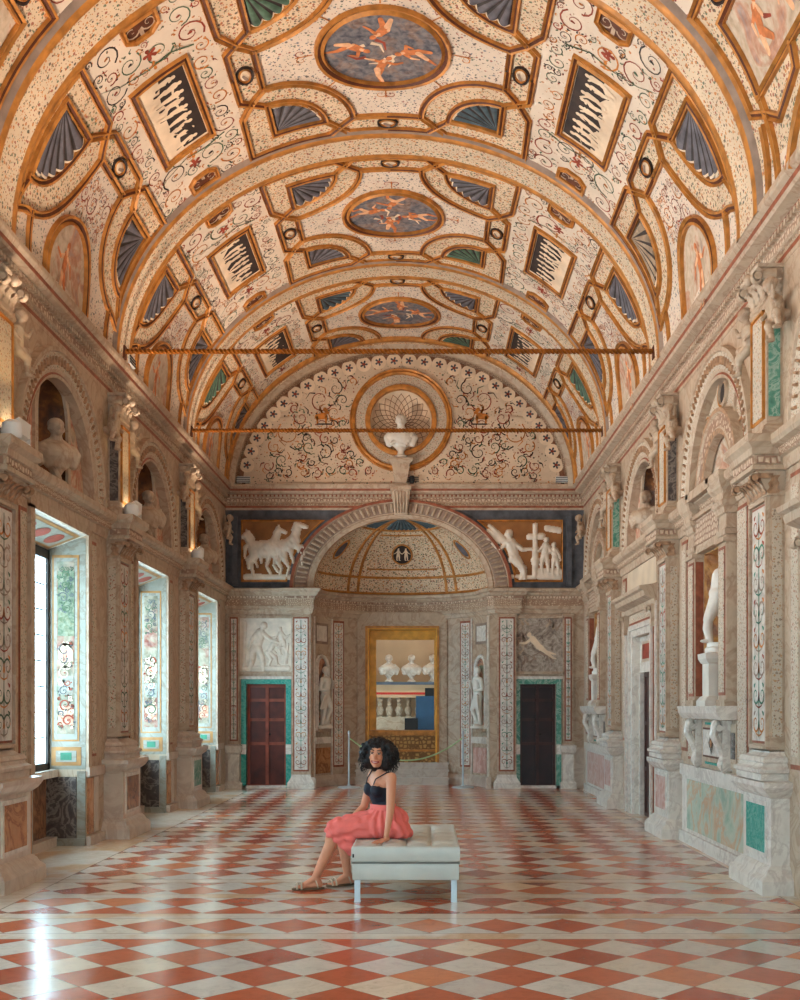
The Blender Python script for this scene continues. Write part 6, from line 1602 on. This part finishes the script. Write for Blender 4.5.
# hands, fingers separate
def hand(w, d, up, name, thumb, spread=.28, curl=.35):
    """w wrist, d towards the fingertips, up = back of the hand"""
    m = M(); d = d.normalized(); sd = d.cross(up).normalized(); up = sd.cross(d).normalized(); s0 = thumb
    for q in range(4): m.capsule(w+sd*(q-1.5)*.008, w+d*.068+sd*(q-1.5)*.018, .012, .0095, 8)
    for q, L in enumerate((.062, .072, .068, .052)):
        o = (1.5-q)*s0; b = w+d*.068+sd*o*.018; dd = (d+sd*o*spread*.3).normalized(); p1 = b+dd*L*.45-up*L*.10*curl; p2 = p1+dd*L*.32-up*L*.28*curl; p3 = p2+dd*L*.24-up*L*.34*curl
        m.capsule(b, p1, .0090, .0082, 8); m.capsule(p1, p2, .0082, .0074, 8); m.capsule(p2, p3, .0074, .0062, 8)
    b = w+d*.02+sd*s0*.024; p1 = b+(d*.5+sd*s0*.85).normalized()*.036-up*.006; p2 = p1+(d*.85+sd*s0*.4).normalized()*.030-up*.004; m.capsule(b, p1, .0125, .0095, 8); m.capsule(p1, p2, .0095, .0075, 8)
    m.capsule(w-d*.02, w+d*.02, .020, .019)
    return wp(name, m, 'skin', .0038, 1)
hand(wL+V((0, -.008, -.015)), V((-.55, -.75, -.10)), V((0, 0, 1)), 'hand', 1, .5, .15); hand(wR, V((-.85, -.25, -.18)), V((-.15, 0, 1)), 'hand', -1, .3, .4)
# face
m = M()
for s in (-1, 1): m.ell(H(s*.029, .077, .019), (.0125, .008, .0048), RH, 12)
eyes = wb_('eyes', m, 'white_eye'); m = M()
for s in (-1, 1): m.ell(H(s*.029, .0825, .019), (.0085, .0045, .0052), RH, 10); m.capsule(H(s*.014, .083, .027), H(s*.044, .072, .027), .0024, .0018, 6)
wb_('irises_and_lashes', m, 'black'); m = M()
for s in (-1, 1): m.capsule(H(s*.014, .089, .043), H(s*.032, .087, .049), .0034, .0030, 6); m.capsule(H(s*.032, .087, .049), H(s*.050, .070, .043), .0030, .0016, 6)
wb_('eyebrows', m, 'hair'); m = M()
P = [H(.032*math.cos(a), .081-.012*abs(math.cos(a)), -.044+.014*math.sin(a)) for a in [PI+PI*i/10 for i in range(11)]]; m.tube(P, .0048, 6); P = [H(.032*x, .086-.016*x*x, -.0455+.003*abs(x)) for x in np.linspace(-1, 1, 9)]; m.tube(P, .0036, 6)
wb_('lips', m, 'lips'); m = M(); m.ell(H(0, .0775, -.049), (.020, .0065, .0045), RH, 12); wb_('teeth', m, 'white_eye')
# curly hair: a full round mass of ringlets, open over the face
m = M(); rn = random.Random(11)
m.ell(H(-.008*0, -.035, .030), (.122, .105, .098), RH, 20); m.ell(H(.075, -.02, -.035), (.062, .075, .085), RH); m.ell(H(-.075, -.02, -.035), (.062, .075, .085), RH); m.ell(H(0, -.055, -.04), (.10, .075, .10), RH)
for _ in range(620):
    th, ph = math.acos(rn.uniform(-1, 1)), rn.uniform(0, 2*PI); a, b, c = math.sin(th)*math.cos(ph), math.sin(th)*math.sin(ph), math.cos(th)
    if b > .42 and abs(a) < .60 and c < .52: continue
    if c < -.86: continue
    k = rn.uniform(.88, 1.10); r_ = rn.uniform(.010, .017); m.ell(H(a*.146*k, -.03+b*.118*k, .008+c*.126*k), (r_,)*3, None, 8)
def cut(co, no): return co+no*(.004*noise.noise(co*70))
hair = wp('hair', m, 'hair', .0075, 0, cut)
m = M()
for _ in range(330):
    th, ph = math.acos(rn.uniform(-.8, 1)), rn.uniform(0, 2*PI); a, b, c = math.sin(th)*math.cos(ph), math.sin(th)*math.sin(ph), math.cos(th)
    if b > .42 and abs(a) < .58 and c < .55: continue
    base = H(a*.136, -.03+b*.110, .008+c*.116); n_ = (base-H(0, -.03, .012)).normalized(); t1 = n_.cross(V((.3, .5, .8))).normalized(); t2 = n_.cross(t1); r_ = rn.uniform(.007, .012); ph0 = rn.uniform(0, 6); P = []
    for i in range(10): q = ph0+i*.85; P.append(base+n_*(.0045*i)+(t1*math.cos(q)+t2*math.sin(q))*r_-V((0, 0, .0006*i*i)))
    m.tube(P, [.0034*(1-.06*i) for i in range(10)], 5)
o = build('curls', m, 'hair', recalc=False); o.parent = hair; o.matrix_parent_inverse = hair.matrix_world.inverted() if 0 else Matrix.Identity(4)
# black camisole
m = M(); ct = lambda p: p
m.ell(chest+V((0, 0, -.050)), (.134, .092, .090), Rt); m.ell(waist+V((0, 0, .01)), (.112, .086, .10), Rt); m.ell(chest+V((0, 0, -.085)), (.120, .088, .09), Rt)
for s in (-1, 1): m.ell(chest+side*s*.060+fwd*.066+V((0, 0, -.042)), (.060, .054, .058), Rt)
def fold(co, no): return co+no*(.004*math.sin(co.z*60+co.x*40)*(.5+noise.noise(co*9)))
wp('camisole', m, 'top_cloth', .008, 2, fold)
m = M()
for s in (-1, 1):
    P = [chest+side*s*.062+fwd*.100+V((0, 0, .005)), chest+side*s*.070+fwd*.084+V((0, 0, .050)), (sL if s < 0 else sR)-side*s*.030+fwd*.022+V((0, 0, .040)), (sL if s < 0 else sR)-side*s*.032-fwd*.030+V((0, 0, .034)), chest+side*s*.065-fwd*.085+V((0, 0, .01))]
    m.tube(P, .0055, 6)
wb_('shoulder_straps', m, 'top_cloth')
# coral skirt: fitted waistband, full gathers over thighs, hem at the knees
m = M(); m.ell(waist+V((0, 0, -.045)), (.120, .095, .05), Rt); m.ell(pel+V((.0, 0, .03)), (.19, .16, .12)); m.ell(V((-.24, 9.0, .50)), (.13, .17, .085))
m.ell(V((-.19, 8.99, .47)), (.10, .15, .05))
for h, k_ in ((hL, kL), (hR, kR)): m.capsule(h, k_+V((.01, 0, .005)), .118, .078)
m.capsule(V((-.45, 9.04, .53)), V((-.71, 9.06, .50)), .12, .085)
for yy in (8.93, 9.0, 9.08, 9.16, 9.20):     # cloth hanging from the knees
    m.capsule(V((-.715, yy, .46)), V((-.60, yy, .325)), .048, .030); m.capsule(V((-.60, yy, .43)), V((-.590, yy, .325)), .05, .028)
def gather(co, no):
    d = co-waist; a = math.atan2(d.y, d.x); r = math.hypot(d.x, d.y); w_ = min(1, max(0, (.70-co.z)/.10)); 
    ph = math.atan2(co.z-.44, co.y-9.05); k1 = min(1, max(0, (-.36-co.x)/.16)); f = k1*math.sin(ph*15+co.x*16+3*noise.noise(co*5))*.008+(1-k1)*math.sin(a*19+3*noise.noise(co*5))*.010
    f += .006*math.sin(co.x*48+co.z*60+5*noise.noise(co*7))*k1
    q = co+no*f*w_
    if q.x > -.555 and q.z < .432: q.z = .432
    return q
wp('skirt', m, 'skirt_cloth', .009, 3, gather)
m = M(); n = 28; vs = []
for i in range(n):
    a = 2*PI*i/n
    for z, k in ((-.035, 1.04), (.012, 1.0)): vs.append(waist+V((0, 0, z-.01))+side*.122*k*math.cos(a)+fwd*.098*k*math.sin(a))
m.add(vs, [(2*i, (2*i+2) % (2*n), (2*i+3) % (2*n), 2*i+1) for i in range(n)], 0, True); wb_('waistband', m, 'skirt_cloth')
# sandals
for (heel, ball), d in ((fL, dL), (fR, dR)):
    d = d.normalized(); n_ = V((-d.y, d.x, 0)); m = M(); zz = .0
    c = (heel+ball)/2+d*.015; vs = []
    for z in (.004, .020):
        for i in range(22):
            a = 2*PI*i/22; w_ = .040*(1+.18*math.cos(a)); p = c+d*.135*math.cos(a)+n_*w_*math.sin(a); vs.append(V((p.x, p.y, z)))
    m.add(vs, [tuple(range(21, -1, -1)), tuple(range(22, 44))]+[(i, (i+1) % 22, 22+(i+1) % 22, 22+i) for i in range(22)])
    so = wb_('sandal', m, 'sandal_sole'); m = M()
    for k, (o_, hh) in enumerate(((.06, .055), (.095, .042))):
        P = [c+d*o_+n_*.044*math.cos(a)+V((0, 0, 0)) for a in [PI*i/10 for i in range(11)]]; P = [V((p.x, p.y, .015+hh*math.sin(PI*i/10))) for i, p in enumerate(P)]; m.tube(P, .008, 6)
    P = [V((p.x, p.y, .02+.07*math.sin(PI*i/10))) for i, p in enumerate([c-d*.075+d*.02*math.sin(PI*i/10)+n_*.042*math.cos(PI*i/10) for i in range(11)])]; m.tube(P, .006, 6)
    ss = build('sandal_straps', m, 'sandal', recalc=False); ss.parent = so; ss.matrix_parent_inverse = Matrix.Identity(4)

# ================================================================== LIGHT
w = bpy.data.worlds.new('sky'); bpy.context.scene.world = w; w.use_nodes = True; nt = w.node_tree; bg = nt.nodes['Background']
bg.inputs[0].default_value = (.55, .84, 1.0, 1); bg.inputs[1].default_value = SKY = 20.0
def area(name, loc, rot, sx, sy_, e, col, spread=PI):
    L = bpy.data.lights.new(name, 'AREA'); L.shape = 'RECTANGLE'; L.size = sx; L.size_y = sy_; L.energy = e; L.color = col; L.spread = spread
    o = bpy.data.objects.new(name, L); C.objects.link(o); o.location = loc; o.rotation_euler = rot; return o
def spot(name, loc, to, e, col, ang=2.2, r=.06, blend=.6):
    L = bpy.data.lights.new(name, 'SPOT'); L.energy = e; L.color = col; L.spot_size = ang; L.shadow_soft_size = r; L.spot_blend = blend
    o = bpy.data.objects.new(name, L); C.objects.link(o); o.location = loc; o.rotation_euler = (Vector(to)-Vector(loc)).to_track_quat('-Z', 'Y').to_euler(); return o
WARM = (1.0, .81, .67)
for Yp in (1.8, 5.5, 9.2, 12.9, 16.6):
    # floodlights standing on the capitals of the left wall, washing the vault, and their partners opposite
    spot('floodlight_beam', (XL+.56, Yp, 4.06), (XC+1.0, Yp+.3, 7.4), 430, WARM, 2.6, .15)
for Yp in PIERS[2:]: spot('pilaster_wash', (XL+.62, Yp-.05, 3.92), (XL+.13, Yp, 4.85), 16, (1.0, .66, .30), 1.3, .05)
spot('lunette_beam', (CX, 17.2, 5.9), (CX, YE, 6.5), 0, WARM, 1.6)
area('far_room_lamp', (-.4, 23.6, 4.9), (0, 0, 0), 2.0, .8, 34, (1.0, .72, .42))
spot('portal_lamp', (AX, YP+1.0, 3.9), (AX, YP-.2, 1.6), 90, (1.0, .62, .25), 1.6)

# ================================================================== CAMERA
cam = bpy.data.cameras.new('camera'); co = bpy.data.objects.new('camera', cam); C.objects.link(co); bpy.context.scene.camera = co
co.location = (0, 0, 1.5); co.rotation_euler = (PI/2, 0, 0); cam.sensor_fit = 'VERTICAL'; cam.sensor_height = 36; cam.lens = 1105/1000*36
cam.shift_x = -.024; cam.shift_y = .206; cam.clip_start = .05
sc = bpy.context.scene; sc.view_settings.view_transform = 'Standard'; sc.view_settings.look = 'None'; sc.view_settings.gamma = 1; sc.view_settings.use_curve_mapping = False
sc.view_settings.exposure = -0.27
